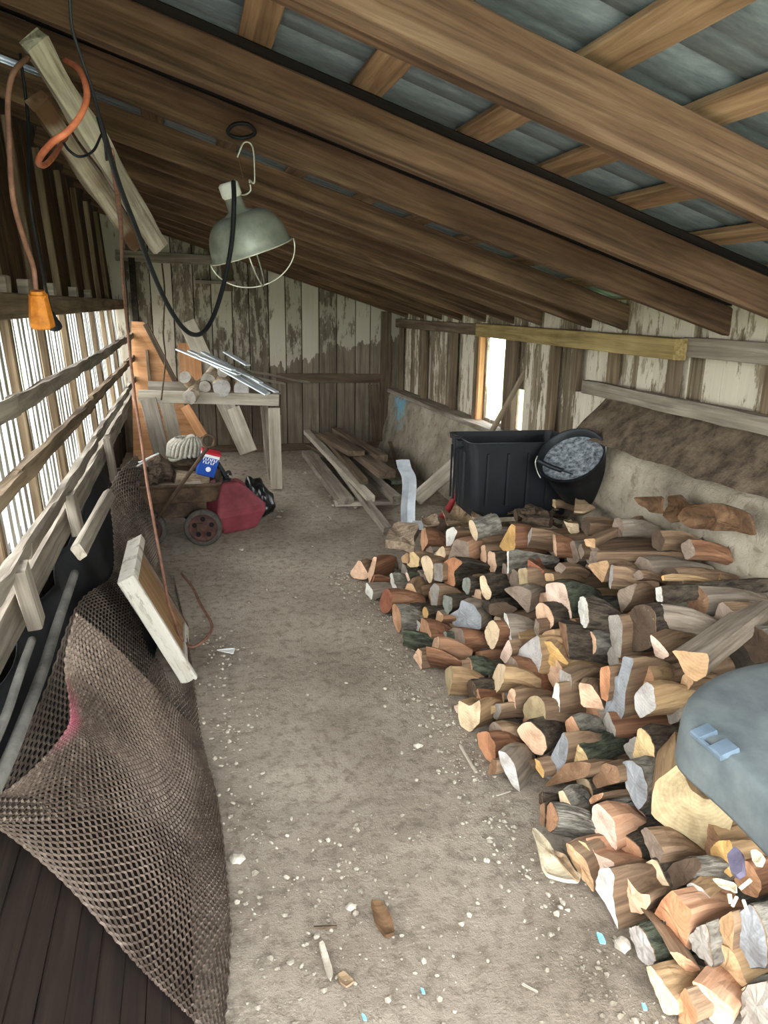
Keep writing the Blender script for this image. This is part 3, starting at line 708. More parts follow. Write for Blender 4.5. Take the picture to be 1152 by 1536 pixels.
# ---- wagon
W0=hz(305,820,0); wg=empty('wagon',hz(250,820,0),'rusty old toy wagon with wooden load beside the red gas can','wagon')
Yw=4.93
def wheel(cx_,cy_,Y,r):
    c=hy(cx_,cy_,Y); c.z=r; Mw=frame(c,(0.12,1,0),(0,0,1))
    V,Fc=lathevf(Mw,[(r-.03,-.022),(r-.008,-.024),(r,-.012),(r,.012),(r-.008,.024),(r-.03,.022)],36); wh=mobj('wheel',V,Fc,M_tire,wg,Mw,smooth=True)
    P=[lathevf(Mw,[(r-.028,-.016),(r-.030,-.006),(r-.045,.0),(.035,-.004),(.03,-.016),(.012,-.022),(0,-.022)],36)]
    V,Fc=join(P); mobj('wheel_hub',V,Fc,M_rustred,wh,Mw,smooth=True)
    for k in range(5):
        a=2*math.pi*k/5+.3; q=Mw@Vector((-.008,.058*math.cos(a),.058*math.sin(a))); Mh=frame(q,(0.12,1,0))
        V,Fc=lathevf(Mh,[(0,-.002),(.016,-.002),(.017,.004)],12); mobj('hub_hole',V,Fc,M_blk,wh,Mh)
wheel(305,793,4.87,.125); wheel(222,800,4.90,.125); wheel(300,770,5.35,.125)
x1=hy(331,715,Yw).x; x0=-.52; 
MW=Matrix.Translation((0,0,0)); ring=rbox(MW,x0,x1,4.80,5.40,0,0)
z0,z1=.31,.44
V,Fc=rings2vf([ring(z0,.92,.06),ring(z0+.01,.94,.06),ring(z1-.03,.99,.06),ring(z1-.012,1.03,.06),ring(z1,1.03,.06),ring(z1,.98,.06),ring(z0+.02,.92,.06)]); mobj('bed',V,Fc,M_rust,wg,Matrix.Translation((x0,4.8,z0)))
V,Fc=boxvf(Matrix.Identity(4),x0+.08,x1-.10,4.98,5.22,.17,.31,2,.003); mobj('undercarriage',V,Fc,M_rust,wg,Matrix.Translation((x0,5,.2)))
V,Fc=boxvf(Matrix.Identity(4),x1-.17,x1-.13,4.85,5.37,.10,.16,1); mobj('axle',V,Fc,M_rust,wg,Matrix.Translation((x1,5,.1)))
h0=hy(236,778,4.74); h1=hy(311,672,4.62)
tube('handle_bar',[h0,(h0+h1)/2,h1],.012,M_rust,wg,n=3)
hl=[hy(307,668,4.62),hy(304,660,4.62),hy(309,653,4.62),hy(318,654,4.62),hy(322,660,4.62),hy(319,669,4.62),hy(311,671,4.62),hy(307,668,4.62)]
tube('handle_grip',hl,.009,M_rust,wg,n=4)
# load
def chunk(name,px_,Y,size,mat,lab,cat='wood chunk',seed=0,rot=(0,0,0)):
    c=hy(*px_,Y); bm=bmesh.new(); bmesh.ops.create_icosphere(bm,subdivisions=3,radius=1)
    M=Matrix.Translation(c)@Matrix.Rotation(rot[2],4,'Z')@Matrix.Rotation(rot[1],4,'Y')
    for v in bm.verts:
        co_=v.co.copy(); k=1+.35*mnoise.noise(co_*1.6+Vector((seed,0,0)))+.12*mnoise.noise(co_*5+Vector((seed,0,0)))
        v.co=Vector((co_.x*size[0]*k,co_.y*size[1]*k,co_.z*size[2]*k))
    V=[M@v.co for v in bm.verts]; Fc=[tuple(x.index for x in f.verts) for f in bm.faces]; bm.free()
    return tag(mobj(name,V,Fc,mat,None,M),lab,cat)
g='wood in the wagon'
V,Fc=boxvf(frame(hy(232,735,4.95),(1,.05,.02)),0,.30,-.06,.06,-.02,.03,5,.008,2); tag(mobj('wagon_board',V,Fc,M_grey),'flat grey board lying along the wagon bed','board',g)
V,Fc=boxvf(frame(hy(262,718,5.1),(1,.1,-.1)),0,.22,-.06,.06,-.04,.05,4,.012,4); o=tag(mobj('knotty_block',V,Fc,M_barkp),'knotty block with a hole in the wagon beside the blue carton','wood block',g)
chunk('gnarled_wood',(240,705,),5.1,(.08,.12,.09),M_bark,'gnarled dark chunk of wood in the left of the wagon','wood chunk',1)
chunk('gnarled_wood',(268,690),5.25,(.12,.1,.05),M_bark,'flat dark piece of bark under the rope coil','wood chunk',5)
chunk('gnarled_wood',(222,722),5.0,(.07,.1,.06),M_bark,'small dark chunk of wood behind the mesh in the wagon','wood chunk',9)
P=[]
cc=hy(280,672,5.2)
for j in range(6):
    pts=[cc+Vector((.115*math.cos(t)*(1-.1*j),.10*math.sin(t)*(1-.1*j),-.045+.020*j+.012*math.sin(3*t+j)+.06*math.cos(t)*.3)) for t in [2*math.pi*k/30 for k in range(31)]]
    P.append(tubevf(pts,.014,6))
for j in range(26):
    a=2*math.pi*j/26; p0=cc+Vector((.13*math.cos(a),.115*math.sin(a),-.05)); p1=cc+Vector((.07*math.cos(a+.5),.06*math.sin(a+.5),.07))
    P.append(tubevf(spline([p0,(p0+p1)/2+Vector((.02*math.cos(a),.02*math.sin(a),.02)),p1],4),.012,6))
V,Fc=join(P); tag(mobj('rope_coil',V,Fc,M_rope,None,Matrix.Translation(cc),smooth=True),'coil of thick grey rope piled on top of the wagon load','rope')
# blue carton
c0=hy(312,694,4.98); MC=frame(c0,(.92,.1,-.28),(.32,-.12,.94))
box=empty('carton',c0,'small blue and white carton with red rim tipped in the wagon','carton')
hw,hd,hh=.058,.04,.085
V,Fc=boxvf(MC,-hw,hw,-hd,hd,-hh,hh*.55,1); mobj('carton_body',V,Fc,M_blue,box,MC)
V,Fc=boxvf(MC,-hw,hw,-hd,hd,hh*.55,hh*.80,1); mobj('white_band',V,Fc,M_whitep,box,MC)
V,Fc=boxvf(MC,-hw-.003,hw+.003,-hd-.003,hd+.003,hh*.80,hh,1); mobj('red_rim',V,Fc,M_redp,box,MC)
P=[]
for r_,wd in ((.035,[-.045,-.03,-.015,0,.012,.026,.04]),(.012,[-.04,-.024,-.008,.01,.025])):
    for k,xx in enumerate(wd):
        P.append(boxvf(MC,xx,xx+.0045,-hd-.003,-hd+.001,r_-.008,r_+.009,1)); 
        if k%2==0: P.append(boxvf(MC,xx,xx+.011,-hd-.003,-hd+.001,r_+.005,r_+.009,1))
        else: P.append(boxvf(MC,xx,xx+.011,-hd-.003,-hd+.001,r_-.008,r_-.004,1))
Md=frame(MC@Vector((.006,-hd,-.032)),MC.to_3x3()@Vector((0,-1,0)),MC.to_3x3()@Vector((0,0,1))); P.append(lathevf(Md,[(.017,0),(.017,.003),(0,.003)],20))
V,Fc=join(P); mobj('printed_label',V,Fc,M_whitep,box,MC)
for i,(pa,pb) in enumerate([((208,694),(238,680)),((205,700),(228,684))]):
    tag(tube('white_stick',[hy(*pa,4.95),hy(*pb,5.0)],.006,M_paper,n=2),['thin white stick poking out over the mesh, upper','thin white stick poking out over the mesh, lower'][i],'stick','thin white sticks')
# ---- gas can (shape built as stacked rings)
G0=hz(350,800,0); gc=empty('gas_can',G0,'faded red plastic gas can with black spout on the dirt floor','gas can')
MG=Matrix.Translation((G0.x+.0,G0.y+.16,0))@Matrix.Rotation(math.radians(28),4,'Z')
def gring(z,wx_,wy_,ox=0,rr=.05):
    out=[]
    for qx,qy,a0 in ((1,1,0),(-1,1,90),(-1,-1,180),(1,-1,270)):
        for i in range(5):
            a=math.radians(a0+90*i/4); out.append(MG@Vector((ox+qx*(wx_-rr)+rr*math.cos(a),qy*(wy_-rr)+rr*math.sin(a),z)))
    return out
V,Fc=rings2vf([gring(.0,.135,.12,0,.03),gring(.02,.15,.135,0,.03),gring(.13,.20,.165,0,.03),gring(.18,.20,.165,0,.03),gring(.30,.115,.105,-.03,.02),gring(.345,.075,.085,-.045,.02),gring(.355,.06,.07,-.05,.02)])
o=mobj('can_body',V,Fc,M_red,gc,MG,smooth=False); add_bevel(o,.006,2)
tube('can_handle',[MG@Vector((-.03,-.03,.33)),MG@Vector((.03,-.02,.345)),MG@Vector((.10,0,.30)),MG@Vector((.135,0,.22))],.020,M_red,gc,n=6)
sp0=MG@Vector((-.035,0,.33))
Ms=Matrix.Translation(sp0); Ms=frame(sp0,(0,0,1),(1,0,0))
V,Fc=lathevf(Ms,[(.034,0),(.038,.0),(.038,.035),(.022,.04),(.022,.06),(.0,.06)],20); mobj('spout_collar',V,Fc,M_black,gc,Ms,smooth=False)
tube('spout',[sp0+Vector((0,0,.04)),sp0+Vector((-.015,0,.08)),sp0+Vector((-.055,.0,.15))],.019,M_black,gc,n=4)
tube('spout_trigger',[sp0+Vector((-.01,0,.07)),sp0+Vector((.025,0,.085)),sp0+Vector((.035,0,.06))],.011,M_black,gc,n=4)
# black plastic bag behind
c=hz(392,772,0)+Vector((0,.05,.09)); bm=bmesh.new(); bmesh.ops.create_icosphere(bm,subdivisions=4,radius=1)
for v in bm.verts:
    q=v.co.copy(); k=1+.3*mnoise.noise(q*2.3)+.18*abs(mnoise.noise(q*7))
    v.co=Vector((q.x*.10*k-(.07 if q.z>.1 else 0)*q.z,q.y*.14*k,max(-.095,q.z*(.13)*k+(.06*q.z if q.z>0 else 0))))
V=[c+v.co for v in bm.verts]; Fc=[tuple(x.index for x in f.verts) for f in bm.faces]; bm.free()
tag(mobj('plastic_bag',V,Fc,flat('glossy_black_plastic','0a0a0b','18181a',6,.3,spec=.6),None,Matrix.Translation(c),smooth=True),'crumpled black plastic bag behind the red gas can','bag')

# ---- framed panel leaning on the mesh
pA=hy(183,872,2.95); pD=hz(280,1026,0.0); 
uy=pA-pD; Lp=uy.length; ux=Vector((0,1,0)); pn=empty('framed_panel',pD,'whitewashed cracked wooden framed panel leaning on edge over the mesh','panel')
MPn=frame(pD,uy,uy.cross(ux)); # local x up the panel, z normal, y along -?
ysign=1 if (MPn.to_3x3()@Vector((0,1,0))).y>0 else -1
MPn2=MPn; Wp=.62; T=.035
nz=MPn.to_3x3()@Vector((0,0,1)); zs_=1 if nz.x>0 else -1
def pb(x0,x1,y0,y1,z0,z1,nx=6,jit=.003,seed=0):
    ya,yb=(y0,y1) if ysign>0 else (-y1,-y0); za,zb2=(z0,z1) if zs_>0 else (-z1,-z0)
    return boxvf(MPn,x0,x1,ya,yb,za,zb2,nx,jit,seed)
V,Fc=pb(0.0,Lp,0,.035,-.02,.05); mobj('edge_rail',V,Fc,M_white,pn,MPn)
V,Fc=pb(0.0,Lp,Wp-.035,Wp,-.02,.012); mobj('edge_rail',V,Fc,M_brn,pn,MPn)
V,Fc=pb(Lp-.035,Lp,.035,Wp-.035,-.02,.05); mobj('end_rail',V,Fc,M_white,pn,MPn)
V,Fc=pb(0.0,.035,.035,Wp-.035,-.02,.012); mobj('end_rail',V,Fc,M_white,pn,MPn)
V,Fc=pb(.035,Lp-.035,.035,Wp-.035,-.02,.0); mobj('panel_face',V,Fc,wood('panel_brown','5e452e','96744f','b08e68',1.0),pn,MPn)
# ---- boards at the foot of the window wall
tag(board('nail_board',hx(164,742,-.33),hx(118,828,-.33),.045,.03,M_grey,up=(1,0,.6)),'short whitish board with nails leaning in front of the dark mesh','board')
tag(board('short_post',hx(28,850,XL+.02),hx(55,935,XL+.04),.07,.04,M_grey,up=(1,0,0)),'short pale post below the sill, nearest the camera','post','short posts under the window wall')
tag(board('short_post',hx(104,740,XL+.02),hx(118,800,XL+.04),.08,.04,M_grey,up=(1,0,0)),'short grey post below the sill, further back','post','short posts under the window wall')
tag(board('short_post',hx(160,655,XL+.02),hx(172,720,XL+.04),.08,.04,M_grey,up=(1,0,0)),'short shadowed post below the sill near the wagon','post','short posts under the window wall')

# ---- expanded metal sheets
def coons(c0,c1,d0,d1,u,v):
    def ev(c,t):
        n=len(c)-1; x=t*n; i=min(int(x),n-1); f=x-i
        a=c[max(i-1,0)];b=c[i];cc=c[i+1];d=c[min(i+2,n)]
        return .5*((2*b)+(cc-a)*f+(2*a-5*b+4*cc-d)*f*f+(3*b-a-3*cc+d)*f**3)
    Pu0=ev(c0,u);Pu1=ev(c1,u);Pv0=ev(d0,v);Pv1=ev(d1,v)
    A,B,Cc,D=c0[0],c0[-1],c1[0],c1[-1]
    return Pu0*(1-v)+Pu1*v+Pv0*(1-u)+Pv1*u-(A*(1-u)*(1-v)+B*u*(1-v)+Cc*(1-u)*v+D*u*v)
def expanded(name,c0,c1,d0,d1,nu,nv,mat,wr,lab,red=None,rag=.0):
    """c0 upper edge far->near, c1 floor edge far->near, d0 far side top->floor, d1 near side top->floor"""
    V=[];Fc=[];att=[]
    G=60; grid=[[coons(c0,c1,d0,d1,i/G,j/G) for j in range(G+1)] for i in range(G+1)]
    def S(u,v):
        u=max(0,min(.99999,u));v=max(0,min(.99999,v)); x=u*G;y=v*G;i=int(x);j=int(y);f=x-i;g_=y-j
        return grid[i][j]*(1-f)*(1-g_)+grid[i+1][j]*f*(1-g_)+grid[i][j+1]*(1-f)*g_+grid[i+1][j+1]*f*g_
    for r in range(nv):
        base=None; prev=None; off=(r%2)
        pts=[]
        for k in range(2*nu+1):
            u=k/(2*nu); tri=((k+2*off)%4)
            dv=[-.5,-.5,.5,.5][tri]
            pts.append((S(u,(r+.5+dv*.98)/nv),u,(r+.5)/nv))
        o=len(V)
        for k,(p,u,v) in enumerate(pts):
            q=pts[min(k+1,len(pts)-1)][0]-pts[max(k-1,0)][0]
            du=S(u,min(v+.02,1))-S(u,max(v-.02,0)); nn=q.cross(du); nn=nn.normalized() if nn.length>0 else Vector((1,0,0)); sd=q.cross(nn).normalized()
            V+= [p+nn*wr*1.2,p+sd*wr-nn*wr*.6,p-sd*wr-nn*wr*.6]
            rm=0
            if red: rm=max(0,1-math.hypot((u-red[0])/red[2],(v-red[1])/red[3]))
            att+=[rm]*3
        for k in range(len(pts)-1):
            for e in range(3):
                a=o+k*3+e;b=o+k*3+(e+1)%3; Fc.append((a,b,b+3,a+3))
    M=Matrix.Translation(c0[0]); me=bpy.data.meshes.new(name); me.from_pydata([tuple(v-c0[0]) for v in V],[],Fc); me.materials.append(mat)
    at=me.attributes.new('redmark','FLOAT','POINT'); at.data.foreach_set('value',att)
    o=bpy.data.objects.new(name,me); o.matrix_basis=M; C.objects.link(o); return tag(o,lab,'wire mesh','sheets of expanded metal')
# front sheet : T apex, F1, F2, L
def pz(l,zs): return [hz(x,y,z) for (x,y),z in zip(l,zs)]
def pxx(l,xs): return [hx(x,y,X) for (x,y),X in zip(l,xs)]
T=hx(115,920,-.30); Fa=hz(292,1092,.03); Fb=hz(335,1570,.03); Lc=hx(-70,1222,-.50)
up=[T]+pxx([(98,990),(106,1060),(102,1092),(62,1142),(0,1193)],[-.31,-.32,-.33,-.38,-.45])+[Lc]
flr=[Fa]+pz([(322,1180),(338,1290),(346,1400)],[.02,.02,.02])+[Fb]
far=[T,hx(165,962,-.24),hx(222,1020,-.17),hz(262,1062,.10),Fa]
near=[Lc,hz(-2,1242,.42),hz(98,1325,.26),hz(200,1440,.14),hz(272,1512,.07),Fb]
expanded('expanded_metal_sheet',up,flr,far,near,62,84,M_exp,.0029,'large rusty expanded metal sheet with red paint mark, nearest the camera',red=(.42,.02,.22,.10))
# rear sheet
up=pxx([(205,682),(168,725),(170,800),(168,862),(118,905),(62,1050),(-30,1230)],[-.36,-.40,-.40,-.40,-.42,-.44,-.46])
flr=pz([(262,872),(275,930),(288,1000),(300,1090),(315,1160)],[.02]*5)
far=[up[0],hx(238,745,-.25),hx(252,800,-.20),flr[0]]
near=[up[-1],(up[-1]*.66+flr[-1]*.34)+Vector((-.05,0,-.05)),(up[-1]*.33+flr[-1]*.67)+Vector((-.06,0,-.06)),flr[-1]]
expanded('expanded_metal_sheet',up,flr,far,near,100,90,M_exp2,.0030,'dark expanded metal sheet standing behind the framed panel')
# black plastic sheeting hanging behind the mesh
def surf(name,A,mat,lab,cat,thick=.004,G=24,nz_=.02,ns=3):
    rows=[spline(r,G//(len(r)-1)) for r in A]; m=min(len(r) for r in rows); cols=[]
    V=[]; n=G
    cr=[]
    for j in range(m): cr.append(spline([rows[i][j] for i in range(len(rows))],max(2,G//(len(rows)-1))))
    nn=len(cr[0])
    for j in range(m):
        for i in range(nn):
            p=cr[j][i]; V.append(p+Vector((1,.2,0))*nz_*mnoise.noise(p*ns)+Vector((1,0,0))*nz_*.4*mnoise.noise(p*ns*4))
    Fc=[(j*nn+i,j*nn+i+1,(j+1)*nn+i+1,(j+1)*nn+i) for j in range(m-1) for i in range(nn-1)]
    o=mobj(name,V,Fc,mat,None,Matrix.Translation(V[0]),smooth=True); s=o.modifiers.new('solid','SOLIDIFY'); s.thickness=thick
    return tag(o,lab,cat)
M_tarp=flat('black_dusty_sheeting','0e1013','23262a',5,.7,spec=.3)
surf('plastic_sheeting',[[Vector((-.56,5.0,.58)),Vector((-.54,3.6,.58)),Vector((-.52,2.8,.58)),Vector((-.53,2.2,.58)),Vector((-.53,1.75,.58))],
   [Vector((-.50,5.0,.3)),Vector((-.42,3.6,.3)),Vector((-.42,2.8,.32)),Vector((-.46,2.2,.32)),Vector((-.5,1.75,.3))],
   [Vector((-.40,5.0,.03)),Vector((-.22,3.6,.02)),Vector((-.22,2.8,.03)),Vector((-.26,2.2,.03)),Vector((-.35,1.75,.03))]],M_tarp,'black plastic sheeting hanging along the foot of the window wall','sheeting',nz_=.05)
M_pipe=flat('dusty_grey_hose','4c4a46','77746d',8,.8)
tag(tube('dusty_hose',[hx(112,860,-.44),hx(88,930,-.43),hx(66,1000,-.42),hx(40,1070,-.42),hx(12,1140,-.42),hx(-30,1230,-.43)],.016,M_pipe,n=8),'dusty grey fold of plastic running down in front of the near post','hose')
tag(tube('dusty_hose',[hx(48,960,-.46),hx(30,1010,-.45),hx(8,1075,-.45),hx(-25,1150,-.45)],.012,M_pipe,n=8),'thinner dusty grey fold of plastic at the left edge','hose')
# brown ribbed board under the mesh
pts=[Vector((-.50,1.75,.50)),Vector((-.49,.30,.50)),Vector((-.06,.30,.02)),Vector((-.06,1.75,.02))]
M_rib=wood('dark_ribbed_board','120d0a','251b14','33271d',1.0,axis=0)
P=[]; n=11
for i in range(n):
    f=(i+.5)/n; c_=Vector((-.60,0,.36))*(1-f)+Vector((-.06,0,.012))*f; Mx=frame(Vector((c_.x,.45,c_.z)),(0,1,0),(.54,0,.84)); P.append(boxvf(Mx,0,1.5,-.029,.029,-.01,.006+.004*(i%2),14,.002,i))
V,Fc=join(P); tag(mobj('ribbed_panel',V,Fc,M_rib,None,frame(Vector((-.6,.45,.36)),(0,1,0),(.54,0,.84))),'dark brown ribbed wooden panel leaning under the near mesh sheet','panel')
# ================================================================= FIREWOOD PILE
TILE={'A':(520,780,6),'B':(700,740,6),'C':(640,880,6),'D':(800,820,6),'E':(560,900,6),'F':(800,980,6),'G':(664,1040,6),'H':(960,880,6),'I':(780,1140,6),'J':(960,1100,6),'K':(840,1240,6),'L':(960,1240,6),'M':(960,1344,6),'N':(860,720,3.945)}
SD={'W':wood('split_brown','4e3e30','866d56','a88e72',1.3,bmp=.9),'R':wood('split_red','4c3426','7e5840','a07a5e',1.3,bmp=.9),'T':wood('split_tan','6a543a','9f8260','bfa27a',1.3,bmp=.9),
    'G':wood('split_grey','5c5145','8c7f70','aba091',1.3,bmp=.9),'O':wood('split_orange','8a6248','b48a6c','cfa98c',1.1,bmp=.6),
    'B':flat('dark_bark','26211b','5c5144',18,.95,bmp=1.0,dist=.02,stretch=(1,3,3)),'K':flat('grey_bark','4e4a42','8e887c',18,.95,bmp=1.0,dist=.015,stretch=(1,3,3)),
    'M':flat('mossy_bark','2a2a22','5f6452',18,.95,bmp=1.0,dist=.02,stretch=(1,3,3))}
CN={'c':'cream','cy':'yellowish','o':'orange-tan','oo':'orange','po':'peach','p':'pinkish','t':'tan','g':'grey','gb':'grey-brown','b':'brown','w':'whitish','y':'ochre','bg':'blue-grey','d':'blackish','r':'rust-red','ol':'olive-tan','gg':'greenish','lg':'pale-grey'}
SN={'W':'brown split sides','R':'reddish split sides','T':'tan split sides','G':'grey split sides','O':'smooth orange sides','B':'dark bark','K':'grey bark','M':'mossy bark'}
ZT=.47
def pile_hit(x,y,lift=0.0):
    d=ray(x,y); k=1.3; x0=.95
    t=(x0+k*H)/(d.x-k*d.z); P=O+d*t
    zt=.45+.13*max(0,min(1,(y-800)/90))
    if P.z>zt+lift: P=hz(x,y,zt+lift)
    if P.z<.02: P.z=.02
    return P
def poly_px(tile,s):
    ox,oy,sc_=TILE[tile]; return [(ox+float(a)/sc_,oy+float(b)/sc_) for a,b in (q.split(',') for q in s.split())]
LOGS=[]
def add_log(tile,s,end,side,tip=None,L=.31,rnd=False,lift=0,yaw=None,shift=0,lab=None,tiltup=0):
    P=poly_px(tile,s); cx=sum(p[0] for p in P)/len(P); cy=sum(p[1] for p in P)/len(P)
    A=pile_hit(cx,cy,lift)
    if shift: A=O+(A-O)*(1+shift)
    if tip:
        tp=poly_px(tile,tip)[0]; T_=hz(*tp,A.z+.02); d=T_-A; d.z=0; d.normalize()
        a=math.atan2(d.y,d.x)
        if d.x>-.2: a=max(math.radians(-25),min(math.radians(75),a))
    else: a=None
    if tip:
        L=max(.15,min(L,(T_-A).length*1.08))
    else: L=min(L,.20)
    if lab: L=.30
    def unproj(a):
        d=Vector((math.cos(a),math.sin(a),tiltup)); n=d.normalized(); out=[]
        for x,y in P:
            r=ray(x,y); den=r.dot(n); out.append(O+r*((A-O).dot(n)/den) if abs(den)>1e-6 else A)
        return out,n
    def wdth(pts,n):
        sdir=Vector((0,0,1)).cross(n).normalized(); u=[(p-A).dot(sdir) for p in pts]; z=[p.z for p in pts]; return max(u)-min(u),max(z)-min(z)
    if yaw is not None: a=math.radians(yaw)
    if a is None: a=math.radians(8)
    for it in range(60):
        pts,n=unproj(a); w_,h_=wdth(pts,n)
        if (w_<=max(1.25*h_,.06) and w_<.26 and h_<.30) or a>math.radians(78): break
        a+=math.radians(2)
    LOGS.append(dict(P=P,c=(cx,cy),A=A,pts=pts,n=n,L=L,end=end,side=side,rnd=rnd,w=w_,h=h_,lab=lab,seed=len(LOGS)))
a_=add_log
# A
a_('A','25,560 115,430 200,580 180,615 130,615 60,605','po','W','260,420')
a_('A','238,430 272,430 245,570 205,670 185,590','po','R','415,420',L=.22)
a_('A','255,320 268,330 277,412 250,412','b','G','390,320')
a_('A','385,490 410,475 430,560 465,640 415,690 400,600','w','K','530,610')
a_('A','240,572 252,585 225,690 210,680','r','R','320,640',L=.2)
a_('A','175,660 240,740 225,825 165,760','w','G','330,780')
a_('A','510,660 545,570 590,570 650,700 645,775 530,720','t','W','700,490')
a_('A','655,345 720,310 780,370 775,540 740,585 700,480','c','W',rnd=True)
a_('A','790,310 870,215 895,300 880,350 800,385','c','W',rnd=True)
a_('A','895,90 960,60 1000,100 960,190 905,320 893,230','w','W')
a_('A','670,100 705,60 735,200 680,290 662,200','o','R','890,160')
a_('A','545,300 600,285 655,340 650,420 545,430','cy','W')
a_('A','490,335 550,290 552,392 500,382','t','W')
a_('A','785,390 865,390 865,560 780,540','g','W')
a_('A','870,380 960,330 1050,380 960,470 980,590 880,625','oo','B')
a_('A','1040,520 1110,520 1115,600 1090,690 1040,620','gg','B',rnd=True)
a_('A','745,620 790,565 835,600 815,760 790,890 760,760','g','W','940,640')
a_('A','870,670 950,700 950,800 900,860 862,760','gg','B')
a_('A','285,900 330,770 380,760 415,870 390,970 320,990','r','R',rnd=True)
a_('A','385,740 420,670 440,750 440,840 400,790','y','T','600,790')
a_('A','550,750 620,790 605,900 570,850','po','B')
a_('A','680,780 720,780 740,860 690,930','y','B',rnd=True)
a_('A','510,830 560,850 670,940 635,1035 550,930','w','W')
a_('A','400,900 430,865 470,920 490,1050 475,1150 420,1060','o','K','640,1000',rnd=True)
a_('E','415,330 430,235 480,270 520,400 510,500 420,480','o','R','560,330')
a_('A','525,480 545,465 572,540 550,555','p','M','650,450')
a_('A','740,990 820,860 870,850 870,900 790,980','t','R','930,930')
a_('E','510,285 550,280 585,420 545,432','t','M','680,350')
a_('A','20,1010 30,1000 32,1010 25,1012','t','W') if False else None
# C
a_('C','205,250 290,200 310,120 420,160 490,260 490,390 370,370 240,350','bg','G')
a_('C','190,400 240,365 320,380 350,500 300,640 240,560','gb','R','500,450')
a_('C','510,400 580,285 640,340 665,420 600,590 540,510','c','R','735,440',rnd=True)
a_('C','655,630 735,465 775,590 710,700','p','W')
a_('C','690,230 722,250 785,545 760,535 705,330','w','G','1020,330',L=.3)
a_('C','975,180 1030,130 1100,180 1140,270 1145,370 1050,390 985,280','po','B',rnd=True)
a_('B','325,860 470,830 590,880 560,1090 440,960','gb','G')
a_('D','45,860 160,850 250,960 330,1060 160,1080 80,960','y','T')
a_('E','515,560 540,450 590,440 575,580 550,715 520,660','po','O','720,560')
a_('E','465,670 480,660 515,750 510,840 470,760','w','R','630,760')
a_('E','810,560 850,500 885,560 900,690 830,700','po','M','1060,600',rnd=True)
a_('C','160,850 220,815 240,900 195,1100 165,960','ol','T','330,930',L=.2)
a_('C','255,700 300,650 340,780 340,930 310,940 240,880','t','W')
a_('C','560,880 640,700 705,710 700,850 640,950 575,1035','c','T','770,880')
a_('C','430,950 460,912 490,1062 465,1050','o','R','560,1000',L=.2)
a_('C','710,700 760,620 820,700 870,900 880,1010 790,920 710,840','gb','R','1060,880')
a_('C','790,600 900,500 1010,430 1040,640 1000,810 880,740','lg','T')
a_('C','350,850 420,840 450,980 440,1100 380,1000','d','B',rnd=True)
a_('G','95,130 160,95 215,160 180,192 130,185','p','T')
a_('C','720,990 760,910 800,930 800,1110 760,1080','po','W')
a_('G','720,120 780,30 850,15 920,80 930,230 900,310 780,240 725,200','ol','W','1000,150',rnd=True)
a_('F','160,640 170,400 200,260 232,270 242,540 200,600','w','W')
a_('F','232,140 350,200 330,560 250,540 232,300','g','W','600,130')
# D
a_('D','110,340 180,320 280,330 320,480 350,665 200,600 120,480','p','M','600,400')
a_('D','400,500 430,440 480,470 500,600 490,740 440,720 405,600','w','B','770,560',rnd=True,shift=-.04)
a_('D','185,190 240,140 300,190 230,262','gb','W','560,190')
a_('D','100,240 180,240 190,310 110,310','t','W','560,270',L=.5)
a_('D','480,160 660,120 685,160 625,330 560,260','t','W')
a_('D','690,170 720,160 720,260 695,390 675,340','lg','W','1100,280',L=.5,lift=.08)
a_('D','500,100 560,40 580,140 510,140','gb','W','1100,120',L=.6)
a_('D','860,270 960,205 990,290 880,320','gb','W','1150,220',L=.5)
a_('D','750,400 940,320 880,490 790,600','gb','W','1000,360')
a_('D','800,700 900,520 1080,520 1110,740 1060,940 800,950','d','B',rnd=True)
a_('D','670,620 770,610 805,700 790,1010 720,960 690,800','g','W')
a_('D','225,670 290,700 320,1025 262,880','b','B','700,860')
# H
a_('H','85,420 190,510 270,620 200,660 130,620','p','W','600,320',lift=.04,L=.5)
a_('H','280,570 600,600 625,640 600,800 500,860 400,780 350,670','t','G','1152,150',lift=.10,L=.62,shift=-.06)
a_('H','130,250 180,150 215,160 215,380 160,380','lg','G','700,250',L=.55,rnd=True)
a_('H','135,10 195,0 205,140 150,130','w','B','1152,-60',lift=.10,L=.55)
a_('H','380,800 430,770 490,860 400,970 360,890','t','W')
a_('F','905,370 1020,250 1080,290 1110,500 960,590 920,520','lg','T',shift=-.03)
a_('F','870,80 1000,40 1100,240 980,330 870,300','o','T','1150,100')
a_('F','640,540 690,230 770,200 810,20 910,50 830,330 820,540 770,630 640,640','bg','W')
a_('F','600,130 680,110 695,180 670,440 600,400','oo','W',shift=-.02)
a_('F','405,260 520,280 600,400 640,510 430,480','po','W','600,180')
a_('F','280,620 350,560 420,690 400,740 320,800','o','K','640,540')
a_('F','270,700 320,800 290,1000 170,1152 90,1100 180,880','bg','W')
a_('F','320,800 400,820 470,900 520,1020 400,990 290,1000 300,860','cy','M','900,640',rnd=True,L=.45)
a_('F','950,660 1010,700 1080,800 1100,950 1080,1065 990,1020 890,970 910,800','cy','B',rnd=True)
a_('I','910,20 1000,0 1100,80 1152,250 1130,380 1060,455 960,280','bg','K')
a_('G','665,330 740,255 800,260 920,380 935,500 890,555 820,540 700,400','po','B')
